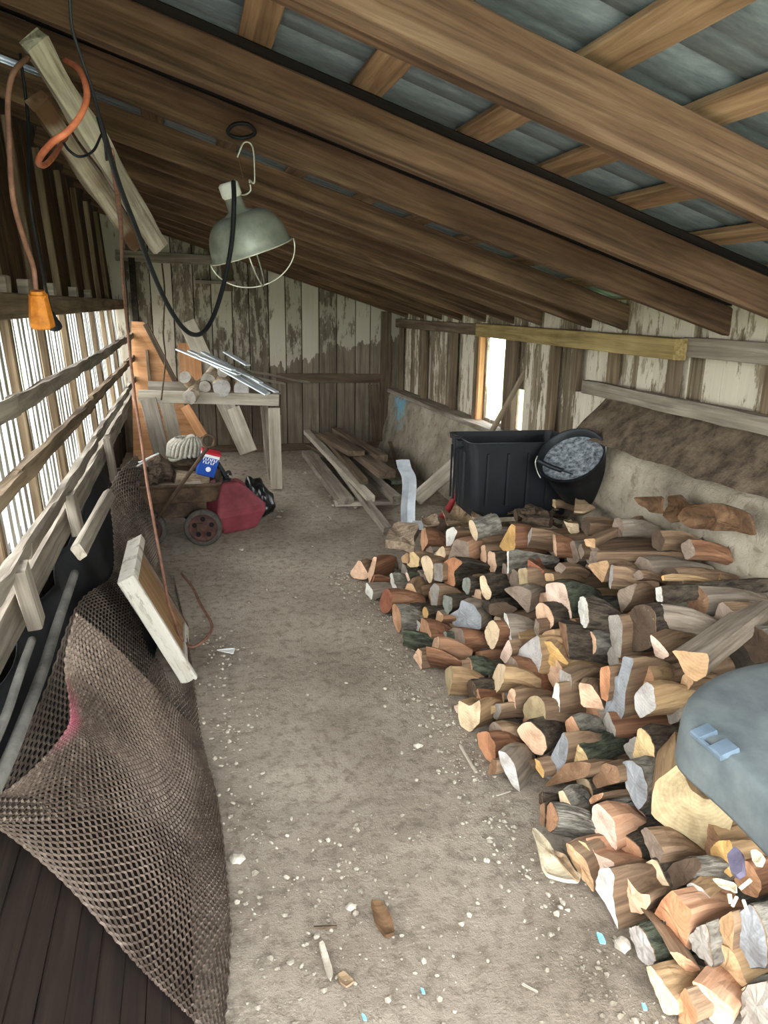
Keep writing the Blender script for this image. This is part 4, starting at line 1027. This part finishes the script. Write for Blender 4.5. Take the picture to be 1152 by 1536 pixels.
# G
a_('G','410,320 450,250 530,300 560,550 480,540 430,420','gb','W','720,300',rnd=True)
a_('G','300,440 400,430 470,540 470,740 390,680 320,560','oo','R','620,560')
a_('G','135,190 240,250 330,190 330,390 240,485 150,420 130,330','c','T','430,150')
a_('G','490,640 560,660 640,770 690,1020 640,980 560,860 510,750','lg','G','770,560')
a_('G','825,580 870,610 915,700 905,770 840,680','y','W')
a_('G','430,720 480,740 470,865 390,860','b','W',L=.2)
a_('G','445,100 520,90 530,160 490,240 460,230','g','W')
a_('I','180,420 220,400 220,620 178,600','b','B','370,380')
a_('I','170,300 200,290 200,400 175,390','d','B','350,330')
# I
a_('I','215,540 265,460 310,520 335,620 320,700 260,750 220,700','o','K','560,560',rnd=True)
a_('I','345,290 390,280 430,350 575,610 530,675 440,650 410,540 360,380','c','K','600,300')
a_('I','620,360 650,320 760,290 730,350 640,400','o','W')
a_('I','640,180 760,20 880,60 900,200 780,230 690,260','b','W')
a_('I','205,270 400,60 540,40 640,60 600,180 400,230','b','W')
a_('I','650,420 700,390 845,530 880,820 760,740 640,610','p','O','1050,420',lift=.02)
a_('L','0,30 70,0 220,210 160,375 100,300 40,130','gb','W','430,190',lift=.03)
a_('J','140,430 350,270 450,500 590,600 780,560 850,740 800,930 650,1080 600,1140 400,980 100,740 110,560','ol','T',lift=.06,L=.30,yaw=55,lab='big hexagonal split log with grey-tan end, just below the blue-grey lid')
a_('L','630,200 700,130 820,120 850,260 800,300 830,470 700,370 640,290','y','T','1150,100',lift=.08)
a_('L','415,525 470,500 560,560 640,640 600,720 545,745 480,640','lg','T','700,400',lift=.03)
a_('L','240,400 300,320 480,270 560,350 420,520 300,570','d','K','620,300')
a_('L','120,800 200,650 290,570 330,620 470,760 430,1000 400,1140 300,1090 210,1010 130,920','oo','O')
a_('M','430,370 520,270 600,250 660,620 640,640 480,500','g','K')
a_('M','660,400 720,200 830,130 850,250 830,580 680,650','t','W')
a_('M','850,180 1000,60 1120,300 1152,650 980,640 840,580 835,400','bg','K',lift=.04)
a_('M','1000,60 1152,120 1200,300 1152,390 1060,240','w','T',lift=.06)
a_('M','260,500 380,520 560,660 430,710 350,620','o','W')
a_('M','460,760 560,800 700,900 860,1050 840,1152 650,1152 530,930','po','O','840,620')
a_('M','40,720 90,710 330,1040 340,1152 210,1152 120,930','c','T','440,800')
a_('M','330,980 400,860 510,1100 500,1200 340,1200','oo','W')
a_('M','400,860 470,820 590,1000 510,1060','gb','W')
a_('M','910,880 980,800 1152,770 1200,1152 910,1200','g','K',lift=.03)
# K
a_('K','50,190 90,210 220,330 300,560 300,640 190,500 60,290','t','W')
a_('K','90,150 170,125 230,150 300,260 330,470 290,390 130,250','cy','W')
a_('K','220,90 300,230 490,320 490,380 440,440 330,470 300,260','p','O','800,230')
a_('K','300,640 340,480 440,460 480,540 470,740 520,1040 460,900 380,760','w','W')
a_('K','490,410 590,440 720,600 810,610 820,680 750,790 640,770 490,740','po','W','940,400')
a_('K','605,940 660,885 740,920 860,1150 850,1240 780,1260 700,1180','lg','M',rnd=True)
# N / B : logs lying along the top
a_('B','870,245 910,265 1010,270 1015,355 930,365','c','T','1152,290',L=.52,lift=.03)
a_('N','60,350 130,345 130,405 75,390','t','W','1000,330',L=.8,lift=.20)
a_('N','100,420 145,420 140,490 95,480','gb','W','1085,430',L=.85,lift=.20)
a_('N','520,570 535,560 545,590 525,600','y','T','850,520',L=.5,lift=.18)
a_('N','265,190 280,150 330,210 290,228','t','W','540,170',L=.3,lift=.03)
a_('B','770,50 800,60 800,135 775,120','cy','W','1150,110',L=.3,lift=.03)
a_('B','775,365 800,375 815,580 780,520','po','R','960,470',L=.3)
a_('B','362,525 380,522 378,720 364,720','w','K','800,560',L=.33)
a_('B','105,760 160,730 200,850 235,910 190,970 140,920','c','B','450,740',rnd=True)
a_('A','900,380 970,170 1100,200 1110,400 1000,320','gb','O','1300,130',L=.3)
a_('B','290,470 400,270 440,300 435,520 330,520','y','R')
a_('B','500,480 560,350 590,300 580,400 540,500','lg','W','900,400')
a_('B','460,680 545,665 550,850 480,850','ol','W',L=.2)
a_('B','548,590 640,650 700,700 690,730 550,680','r','R',L=.15)
a_('B','570,310 600,300 620,350 590,360','t','W','880,330')
a_('B','1000,500 1030,450 1060,540 1025,600','gb','W','1150,520')
a_('D','20,640 60,700 40,830 5,760','gb','W')
a_('C','100,420 180,400 190,520 120,540','gg','M','300,480')
a_('C','560,160 700,140 830,200 700,280 560,250','d','B','850,180')
a_('C','1050,410 1152,380 1152,500 1010,480','t','T')
a_('C','240,1075 300,1050 350,1100 300,1130','c','T')
a_('C','440,1100 590,1060 590,1152 470,1152','ol','T','600,1100')
a_('E','250,460 285,450 290,600 260,590','o','M','410,560')
a_('E','355,600 400,520 435,560 435,720 395,660','po','W','510,600')
a_('E','930,960 1060,950 1065,1000 950,1010','ol','T','1075,970')
# ---- build
def resample(pts,rnd,n,seed):
    P=[Vector(p) for p in pts]
    it=3 if rnd else 1
    for _ in range(it):
        Q=[]
        f=.25 if rnd else .12
        for i,p in enumerate(P):
            q=P[(i+1)%len(P)]; Q+=[p*(1-f)+q*f,p*f+q*(1-f)]
        P=Q
    # subdivide long edges
    per=sum((P[i]-P[(i+1)%len(P)]).length for i in range(len(P))); st=per/n; Q=[]
    for i,p in enumerate(P):
        q=P[(i+1)%len(P)]; k=max(1,int((q-p).length/st)); 
        for j in range(k): Q.append(p.lerp(q,j/k))
    return Q
XMAX=2.16
def build_log(L,i):
    pts=resample(L['pts'],L['rnd'],26,i); n=L['n'].copy(); A=L['A']; rr=random.Random(i*7+1)
    zmin=min(p.z for p in pts)
    if zmin<.004: pts=[p+Vector((0,0,.004-zmin)) for p in pts]
    cen=sum(pts,Vector())/len(pts); dx=n.x*L['L']
    ln=L['L']
    if cen.x+dx>XMAX: ln=max(.15,(XMAX-cen.x)/max(n.x,.1))
    ln=min(ln,L['L'])
    M=frame(cen,n); V=[];Fc=[];mi=[]; k=len(pts); N=7 if ln>.25 else 4
    bark=L['side'] in 'BKM'; amp=.008 if bark else .004
    ragged=rr.uniform(.002,.006)
    for r in range(N+1):
        t=r/N
        for j,p in enumerate(pts):
            rad=(p-cen); q=cen+rad*(1-.10*t*rr.uniform(.6,1.0) if False else 1-.16*t*t)
            d=amp*mnoise.noise(q*22+Vector((t*6,i,0)))+amp*1.3*mnoise.noise(Vector((j*.7,t*2.5,i)))
            if r==0: d*=.35
            q=q+(rad.normalized() if rad.length>0 else Vector((0,0,1)))*d+n*(ln*t)-Vector((0,0,.05*t*t if L['L']<.34 else 0))
            if r==0: q=q+n*ragged*mnoise.noise(p*60)
            q.z=max(q.z,.003)
            V.append(q)
    for r in range(N):
        for j in range(k): Fc.append((r*k+j,r*k+(j+1)%k,(r+1)*k+(j+1)%k,(r+1)*k+j))
    # end faces with an inner ring for grain relief
    c0=len(V); 
    for p in pts: V.append(cen+(p-cen)*.6+n*ragged*mnoise.noise(p*45))
    V.append(cen+n*.002); V.append(cen+n*ln)
    Ef=[]
    for j in range(k):
        Ef.append((j,(j+1)%k,c0+(j+1)%k,c0+j)); Ef.append((c0+j,c0+(j+1)%k,c0+k))
        Ef.append((N*k+(j+1)%k,N*k+j,c0+k+1))
    if bark:
        o=mobj('firewood_log',V,Ef+Fc,[M_end,SD['W']],None,M,[0]*len(Ef)+[1]*len(Fc))
        # bark shell as its own part, slightly proud
        S=[];
        for r in range(N+1):
            for j in range(k):
                v=V[r*k+j]; c_=cen+n*(ln*r/N); rad=v-c_; S.append(v+rad.normalized()*(.003 if r else .002)+(n*.002 if r==0 else n*0))
        S2=[v for v in S]
        b=mobj('bark',S2,Fc,SD[L['side']],o,M,smooth=False)
    else:
        o=mobj('firewood_log',V,Ef+Fc,[M_end,SD[L['side']]],None,M,[0]*len(Ef)+[1]*len(Fc))
    o.color=srgb(END[L['end']]); L['o']=o; L['ln']=ln; return o
for i,L in enumerate(LOGS): build_log(L,i)
# labels: look + zone + neighbour, made unique
def shape(L):
    r=L['w']/max(L['h'],.01)
    if L['rnd']: return 'oval-ended' if r<.75 else 'round-ended'
    m=len(L['P'])
    if r<.42: return 'narrow'
    return {3:'triangular',4:'four-sided',5:'five-sided'}.get(m,'wedge-shaped' if r<.9 else 'blocky')
def zone(L):
    y=L['A'].y; z=L['A'].z
    a='near end' if y<1.55 else 'near middle' if y<2.05 else 'middle' if y<2.6 else 'far middle' if y<3.2 else 'far end'
    b='foot' if z<.12 else 'low' if z<.26 else 'high' if z<.42 else 'top'
    return f"{b} at {a}"
used={}
for L in LOGS:
    if L['lab']: used[L['lab']]=1; continue
for L in LOGS:
    if L['lab']: continue
    nb=sorted([q for q in LOGS if q is not L],key=lambda q:(q['c'][0]-L['c'][0])**2+(q['c'][1]-L['c'][1])**2)[:6]
    base=f"{CN[L['end']]} {shape(L)} log, {SN[L['side']]}"
    for q in nb:
        dx,dy=L['c'][0]-q['c'][0],L['c'][1]-q['c'][1]
        rel=('right of' if dx>0 else 'left of') if abs(dx)>abs(dy) else ('below' if dy>0 else 'above')
        l=f"{base}, {zone(L)}, {rel} {CN[q['end']]} log"
        if l not in used: break
    used[l]=1; L['lab']=l
for L in LOGS: tag(L['o'],L['lab'],'firewood log','firewood logs stacked in the pile')
# logs deeper in the pile that show only between the others
rr=random.Random(21); fi=0
for z,xo in ((.07,.10),(.19,.10),(.31,.10)):
    y=1.0+.05*(fi%2)
    while y<3.9:
        x=.95+1.3*z+xo+rr.uniform(0,.04); r=.062*rr.uniform(.85,1.1)
        m=rr.choice([5,6,4]); a0=rr.uniform(0,6); yw=rr.uniform(-.15,.25); n=Vector((math.cos(yw),math.sin(yw),0)); sdv=Vector((0,0,1)).cross(n)
        c_=Vector((x,y+rr.uniform(-.02,.02),z+rr.uniform(-.01,.01)))
        pts=[c_+(sdv*math.cos(a0+2*math.pi*k/m)+Vector((0,0,math.sin(a0+2*math.pi*k/m))))*r*rr.uniform(.85,1.15) for k in range(m)]
        L=dict(pts=pts,n=n,A=c_,L=.38,rnd=rr.random()<.3,side=rr.choice('WWRGBTK'),end=rr.choice(['t','b','gb','o','po','t','c','g']))
        o=build_log(L,1000+fi); tag(o,'split log lying deeper in the woodpile, partly seen between the front logs','firewood log','firewood logs deeper in the pile')
        y+=.135; fi+=1
# rear half of the pile: long logs lying along X under the wall
for k,(y,x0,x1,z,r,sd) in enumerate([(a_1,a_2+.05,a_3,a_4-.02,a_5,a_6) for a_1,a_2,a_3,a_4,a_5,a_6 in [(3.35,1.62,2.12,.40,.075,'W'),(3.17,1.68,2.12,.44,.07,'W'),(3.0,1.68,2.12,.46,.075,'G'),(2.84,1.70,2.12,.50,.075,'W'),(2.68,1.74,2.12,.52,.07,'T'),(2.52,1.74,2.12,.53,.075,'G'),(2.36,1.76,2.12,.54,.075,'W'),(2.2,1.76,2.12,.53,.07,'G'),(2.04,1.76,2.1,.52,.075,'W'),(1.88,1.76,2.1,.50,.07,'K'),(2.6,1.85,2.13,.64,.05,'W'),(2.9,1.85,2.13,.61,.05,'G'),(2.44,1.88,2.13,.65,.05,'R'),(3.1,1.8,2.13,.56,.05,'W'),(1.7,1.66,2.1,.37,.08,'W'),(1.45,1.62,2.1,.34,.08,'K'),(1.2,1.6,2.1,.34,.08,'W'),
        (3.55,1.60,2.1,.33,.07,'W'),(3.6,1.3,1.75,.22,.07,'W'),(3.7,1.15,1.6,.10,.07,'G')]]):
    m=rr.choice([4,5,6]); a0=rr.uniform(0,6); c_=Vector((x0,y,z)); n=Vector((1,.04,0)).normalized(); sdv=Vector((0,0,1)).cross(n)
    pts=[c_+(sdv*math.cos(a0+2*math.pi*j/m)+Vector((0,0,math.sin(a0+2*math.pi*j/m))))*r for j in range(m)]
    L=dict(pts=pts,n=n,A=c_,L=x1-x0,rnd=False,side=sd,end=rr.choice(['gb','gb','b','d']))
    o=build_log(L,2000+k); tag(o,'weathered log lying lengthwise at the back of the woodpile by the stone wall','firewood log','firewood logs at the back of the pile')
# bark sheets and scraps
def sheet(name,pts,T_,mat,lab,cat,seed=0,curl=.02):
    c_=sum((Vector(p) for p in pts),Vector())/len(pts); Q=resample(pts,False,30,seed)
    nn=(Vector(pts[1])-Vector(pts[0])).cross(Vector(pts[2])-Vector(pts[0])).normalized(); 
    if nn.dot(O-c_)<0: nn=-nn
    V=[];Fc=[]; k=len(Q)
    rings=[1,.75,.5,.25]
    for side in (1,0):
        for f in rings:
            for p in Q:
                q=c_+(p-c_)*f; V.append(q+nn*(curl*mnoise.noise(q*9+Vector((seed,0,0)))*2+curl*(f**2)-side*0+ (T_/2 if side else -T_/2)))
        V.append(c_+nn*((T_/2 if side else -T_/2)+curl*mnoise.noise(c_*9+Vector((seed,0,0)))*2))
    nr=len(rings); B=nr*k+1
    for s_ in (0,1):
        o=s_*B
        for r in range(nr-1):
            for j in range(k): Fc.append((o+r*k+j,o+r*k+(j+1)%k,o+(r+1)*k+(j+1)%k,o+(r+1)*k+j))
        for j in range(k): Fc.append((o+(nr-1)*k+j,o+(nr-1)*k+(j+1)%k,o+nr*k))
    for j in range(k): Fc.append((j,(j+1)%k,B+(j+1)%k,B+j))
    return tag(mobj(name,V,Fc,mat,None,Matrix.Translation(c_)),lab,cat)
def NP(tile,s,z): return [hz(x,y,z) for x,y in poly_px(tile,s)]
def NY(tile,s,Y,q=0): return [hx(x,y,Y) for x,y in poly_px(tile,s)]
M_bk1=wood('bark_sheet_brown','3d2c1e','6a4f38','86694c',1.0)
M_bk2=wood('bark_sheet_tan','6e5944','a38a6c','bca488',1.0)
sheet('bark_sheet',NY('N','700,160 880,130 1060,190 1100,250 1090,330 980,300 700,285 640,220',2.02,1),.012,M_bk1,'large curved sheet of brown bark at the back of the pile by the wall','bark',1,.03)
sheet('bark_sheet',NY('N','555,95 640,85 720,130 860,140 700,180 600,260 550,200',2.05,1),.012,M_bk1,'dark brown bark sheet behind the large one, touching the stone wall','bark',2,.03)
sheet('bark_sheet',NY('N','380,100 550,95 545,200 470,190 400,150',1.98,1),.012,M_bk1,'square brown bark piece left of the large bark sheets','bark',3,.02)
sheet('bark_sheet',NP('A','850,10 1010,-90 1150,-80 1152,60 1000,80 900,90',.25),.010,M_bk2,'wrinkled tan sheet of bark at the far corner of the pile beside the shovel','bark',4,.04)
sheet('bark_sheet',NP('A','665,10 800,-10 850,60 700,70',.2),.010,M_barkp,'small flaky piece of pale bark left of the wrinkled tan sheet','bark',5,.02)
sheet('bark_sheet',NP('B','50,160 180,150 250,230 100,260 40,240',.42),.010,M_bk2,'greyish tan bark piece in front of the black tote','bark',6,.03)
sheet('bark_sheet',NP('A','345,200 390,130 430,80 640,100 650,150 600,230 620,290 500,270 400,240',.16),.05,M_barkp,'splintered weathered log end with flaky bark, far left edge of the pile','bark',7,.02)
sheet('bark_sheet',NP('N','10,140 90,170 130,210 60,230 0,220',.52),.010,M_bk2,'frayed tan bark strip on top behind the long pale log','bark',8,.02)
a_l=[('B',(480,110),(650,40),.03,'dark knobbly branch on the bark heap before the tote'),('B',(440,200),(600,180),.035,'dark branch lying low on the bark heap'),('B',(520,240),(760,265),.03,'dark decayed stick at the bottom of the bark heap'),('B',(560,130),(700,200),.03,'dark rotten stick on the right of the bark heap')]
for i,(t_,p0,p1,r,lab) in enumerate(a_l):
    P0=hz(*poly_px(t_,'%d,%d'%p0)[0],.46); P1=hz(*poly_px(t_,'%d,%d'%p1)[0],.47); roundlog('dark_branch',P0,P1,r,M_bark,'d',lab,'branch','dark branches before the tote',i*3)
for i in range(26):
    x,y=poly_px('B','%d,%d'%(rr.randint(440,780),rr.randint(130,290)))[0]; P0=hz(x,y,.44+rr.uniform(-.02,.02))
    V,Fc=boxvf(frame(P0,(rr.uniform(-1,1),rr.uniform(-1,1),rr.uniform(-.3,.3)),(rr.uniform(-.5,.5),rr.uniform(-.5,.5),1)),0,rr.uniform(.04,.10),-.018,.018,-.006,.006,3,.01,i)
    tag(mobj('bark_chip',V,Fc,M_bark),'dark crumbled bark chip in the heap before the black tote','bark chip','bark chips before the tote')
# log cut from the other side: pale end on its right
pr=hz(*poly_px('B','275,265')[0],.50); plf=hz(*poly_px('B','60,330')[0],.47)
roundlog('firewood_log',pr,plf,.055,SD['K'],'c','small grey barked log pointing left with a cream end, in front of the tote','firewood log','firewood logs stacked in the pile',77)
# blue-grey lid in the lower right corner
zl=.62
out=[hz(x,y,zl) for x,y in [(1190,985),(1152,993),(1100,1003),(1058,1022),(1030,1048),(1024,1075),(1042,1096),(1100,1140),(1152,1188),(1230,1262),(1330,1200),(1330,1040)]]
out=resample(out,True,60,0)
cl=sum(out,Vector())/len(out); lidM=Matrix.Translation((cl.x,cl.y,zl)); lid=empty('bin_lid',(cl.x,cl.y,zl-.09),'dusty blue-grey plastic lid with a latch lying on the near end of the woodpile','lid')
def lr_(f,z,dz=0): return [cl+(p-cl)*f+Vector((0,0,z)) for p in out]
rg=[lr_(1.035,-.125),lr_(1.05,-.115),lr_(1.035,-.04),lr_(1.02,-.014),lr_(1.0,-.002),lr_(.97,.004),lr_(.8,.008),lr_(.5,.012),lr_(.15,.013)]
V,Fc=rings2vf(rg); mobj('lid_shell',V,Fc,M_bluegrey,lid,lidM,smooth=True)
p0=hz(1052,1094,zl+.004); p1=hz(1098,1132,zl+.004); dd=(p1-p0); 
ML_=frame(p0,dd,(-.3,-.2,1)); Lw=dd.length
M_latch=flat('latch_grey','4e5c68','64737f',8,.5)
V,Fc=join([boxvf(ML_,0,Lw*.30,-.028,.02,-.004,.010,1),boxvf(ML_,Lw*.62,Lw,-.028,.02,-.004,.010,1),boxvf(ML_,0,Lw,-.030,-.022,-.004,.008,1)]); mobj('latch',V,Fc,M_latch,lid,ML_)
# litter beside and on the pile
def scrap(name,tile,s,z,t,mat,lab,cat,group=None,curl=.006,seed=0):
    o=sheet(name,([O+(pile_hit(x,y)-O)*.955 for x,y in poly_px(tile,s)] if z is None else NP(tile,s,z)) if tile else [hz(x,y,z) for x,y in s],t,mat,lab,cat,seed,curl)
    if group: o['group']=group
scrap('wood_splinter','I','105,660 130,640 215,780 300,930 420,1040 540,1110 520,1150 400,1140 240,1090 190,1030 130,800',.025,.012,SD['T'] if False else wood('pale_splinter','a89878','d5c9ae','eae2cc',1.2),'long pale shredded wood splinter on the dirt at the foot of the pile','splinter',curl=.02,seed=3)
scrap('bark_strip','I','175,680 215,690 300,880 400,920 440,1000 540,1100 510,1120 380,1050 280,930',.045,.006,M_bk2,'curled brown bark strip beside the long pale splinter','bark strip',curl=.015,seed=5)
scrap('wood_scrap','L','800,280 870,200 930,250 950,430 890,470 840,440',None,.02,flat('lavender_wood','4e4858','6e687c',15,.9),'small lavender-grey scrap on the ochre log at the right edge','scrap',seed=6,curl=.003)
scrap('wood_scrap','L','1010,240 1060,225 1120,270 1090,350 1030,340',None,.02,wood('pale_splinter','a89878','d5c9ae','eae2cc',1.2),'small pale wood chip right of the lavender scrap','scrap',seed=8,curl=.004)
scrap('wood_shaving','L','700,540 760,530 900,560 910,650 850,600 760,600',None,.006,wood('pale_splinter','a89878','d5c9ae','eae2cc',1.2),'yellow shaving hanging below the ochre log','shaving',curl=.02,seed=9)
for i,(p,q) in enumerate([(('L',(805,610)),('L',(820,690))),(('L',(870,630)),('L',(830,715))),(('L',(930,660)),('L',(970,780))),(('L',(900,560)),('L',(1000,480)))]):
    a=O+(pile_hit(*poly_px(p[0],'%d,%d'%p[1])[0])-O)*.95; b=O+(pile_hit(*poly_px(q[0],'%d,%d'%q[1])[0])-O)*.95
    tag(board('pale_splinter',a,b,.007,.004,wood('pale_splinter','a89878','d5c9ae','eae2cc',1.2),nx=4),['short pale splinter under the yellow shaving, leftmost','short pale splinter under the yellow shaving, second','pale splinter on the blue-grey log end','thin pale splinter slanting right of the shaving'][i],'splinter','pale splinters at the near end')
# blue chips, paper, stones, sticks
M_bchip=flat('light_blue_paint','6cb6d4','8fd0e6',20,.7)
for i,(x,y,w_,lab) in enumerate([(901,1408,14,'light blue paint chip beside the near end of the pile, largest one'),(966,1512,9,'light blue chip at the bottom edge near the pile'),(546,1528,8,'tiny light blue chip at the bottom of the dirt path'),(634,1487,7,'tiny pale blue chip in the middle of the near path'),(548,866,4,'tiny blue chip at the far foot of the pile')]):
    scrap('paint_chip',None,[(x-w_/2,y-w_*.7),(x+w_*.2,y-w_*.4),(x+w_*.6,y+w_*.6),(x-w_*.1,y+w_*.5)],.012,.004,M_bchip,lab,'paint chip','light blue chips on the dirt',.002,i)
scrap('paper_scrap',None,[(324,976),(338,975),(353,973),(350,984),(336,981)],.012,.003,M_paper,'small torn white paper on the dirt beside the framed panel','paper',curl=.006)
scrap('bark_piece',None,[(556,1362),(572,1360),(588,1388),(592,1408),(578,1415),(562,1396)],.012,.012,M_bk1,'dark reddish bark piece lying in the middle of the near path','bark',curl=.012)
scrap('bark_piece',None,[(478,1418),(485,1414),(500,1458),(496,1470),(488,1458)],.012,.010,M_pale,'pale split stick on the dirt near the bottom left','stick',curl=.004)
scrap('bark_piece',None,[(506,1462),(516,1456),(532,1472),(520,1482),(510,1474)],.012,.006,M_bk2,'small tan wood chip beside the pale split stick','wood chip',curl=.005)
M_peb=flat('pebble_stone','8d8577','bdb5a6',20,.9,bmp=.3); 
def pebble(p,r,seed,lab,group='pebbles on the dirt floor'):
    bm=bmesh.new(); bmesh.ops.create_icosphere(bm,subdivisions=2,radius=1); rq=random.Random(seed); s=(r,r*rq.uniform(.7,1.1),r*.6)
    for v in bm.verts:
        k=1+.3*mnoise.noise(v.co*1.8+Vector((seed,0,0))); v.co=Vector((v.co.x*s[0]*k,v.co.y*s[1]*k,v.co.z*s[2]*k))
    V=[p+v.co for v in bm.verts]; Fc=[tuple(x.index for x in f.verts) for f in bm.faces]; bm.free()
    return tag(mobj('pebble',V,Fc,M_peb,None,Matrix.Translation(p)),lab,'stone',group)
pebble(hz(627,1118,.010),.018,1,'grey pebble alone on the path, level with the middle of the pile')
pebble(hz(356,1287,.012),.022,2,'pale stone at the left edge of the path beside the mesh')
pebble(hz(565,1354,.010),.013,3,'light pebble just above the dark bark piece')
pebble(hz(527,1360,.010),.015,4,'light pebble left of the one above the bark piece')
pebble(hz(730,1290,.010),.010,5,'small pebble at the edge of the gravel near the shredded splinter')
pebble(hz(934,1416,.014),.022,6,'green-grey stone wedged between the pile and the path')
tag(board('dry_stick',hz(690,1118,.015),hz(714,1158,.012),.008,.006,M_pale,nx=5),'short pale stick on the dirt at the foot of the pile','stick')
tag(board('dry_stick',hz(745,1193,.015),hz(765,1187,.012),.005,.004,M_pale,nx=4),'tiny pale stick under the white-grey log','stick')
tag(board('dry_stick',hz(783,1476,.010),hz(806,1488,.010),.004,.003,M_pale,nx=4),'thin straw on the near path','straw')
tag(board('dry_stick',hz(470,1391,.010),hz(505,1390,.010),.006,.005,M_bark,nx=4),'thin dark twig left of the dark bark piece','twig')
# loose gravel and clods: one uncountable object
rq=random.Random(99); V=[];Fc=[]
ico=bmesh.new(); bmesh.ops.create_icosphere(ico,subdivisions=1,radius=1); iv=[v.co.copy() for v in ico.verts]; jf=[tuple(x.index for x in f.verts) for f in ico.faces]; ico.free()
def put(x,y,r):
    b=len(V); z=.004
    rot=Matrix.Rotation(rq.uniform(0,6),3,'Z'); s=Vector((1,rq.uniform(.5,1),rq.uniform(.4,.8)))
    for v in iv:
        q=v*rq.uniform(.75,1.2); q=rot@Vector((q.x*s.x,q.y*s.y,q.z*s.z)); V.append(Vector((x,y,z+r*.1))+q*r)
    Fc.extend(tuple(i+b for i in f) for f in jf)
for _ in range(2600):
    m=rq.random(); r=.0025+.009*rq.random()**3
    if m<.42: y=rq.uniform(.9,4.2); x=.93+rq.gauss(-.05,.07)
    elif m<.62: y=rq.uniform(1.0,3.6); x=rq.gauss(.08,.07)
    elif m<.80: y=rq.gauss(6.6,.9); x=rq.uniform(.1,2.0); r*=1.8
    elif m<.90: y=rq.uniform(1,2); x=rq.gauss(.42,.16)
    else: y=rq.uniform(.9,6); x=rq.uniform(.0,1.0)
    if y>YR-.1: continue
    put(x,y,r)
go=mobj('gravel',V,Fc,flat('gravel_stone','6e6557','b0a797',3,.95,bmp=.1)); tag(go,'loose gravel and dirt clods scattered over the earth floor','gravel',kind='stuff')
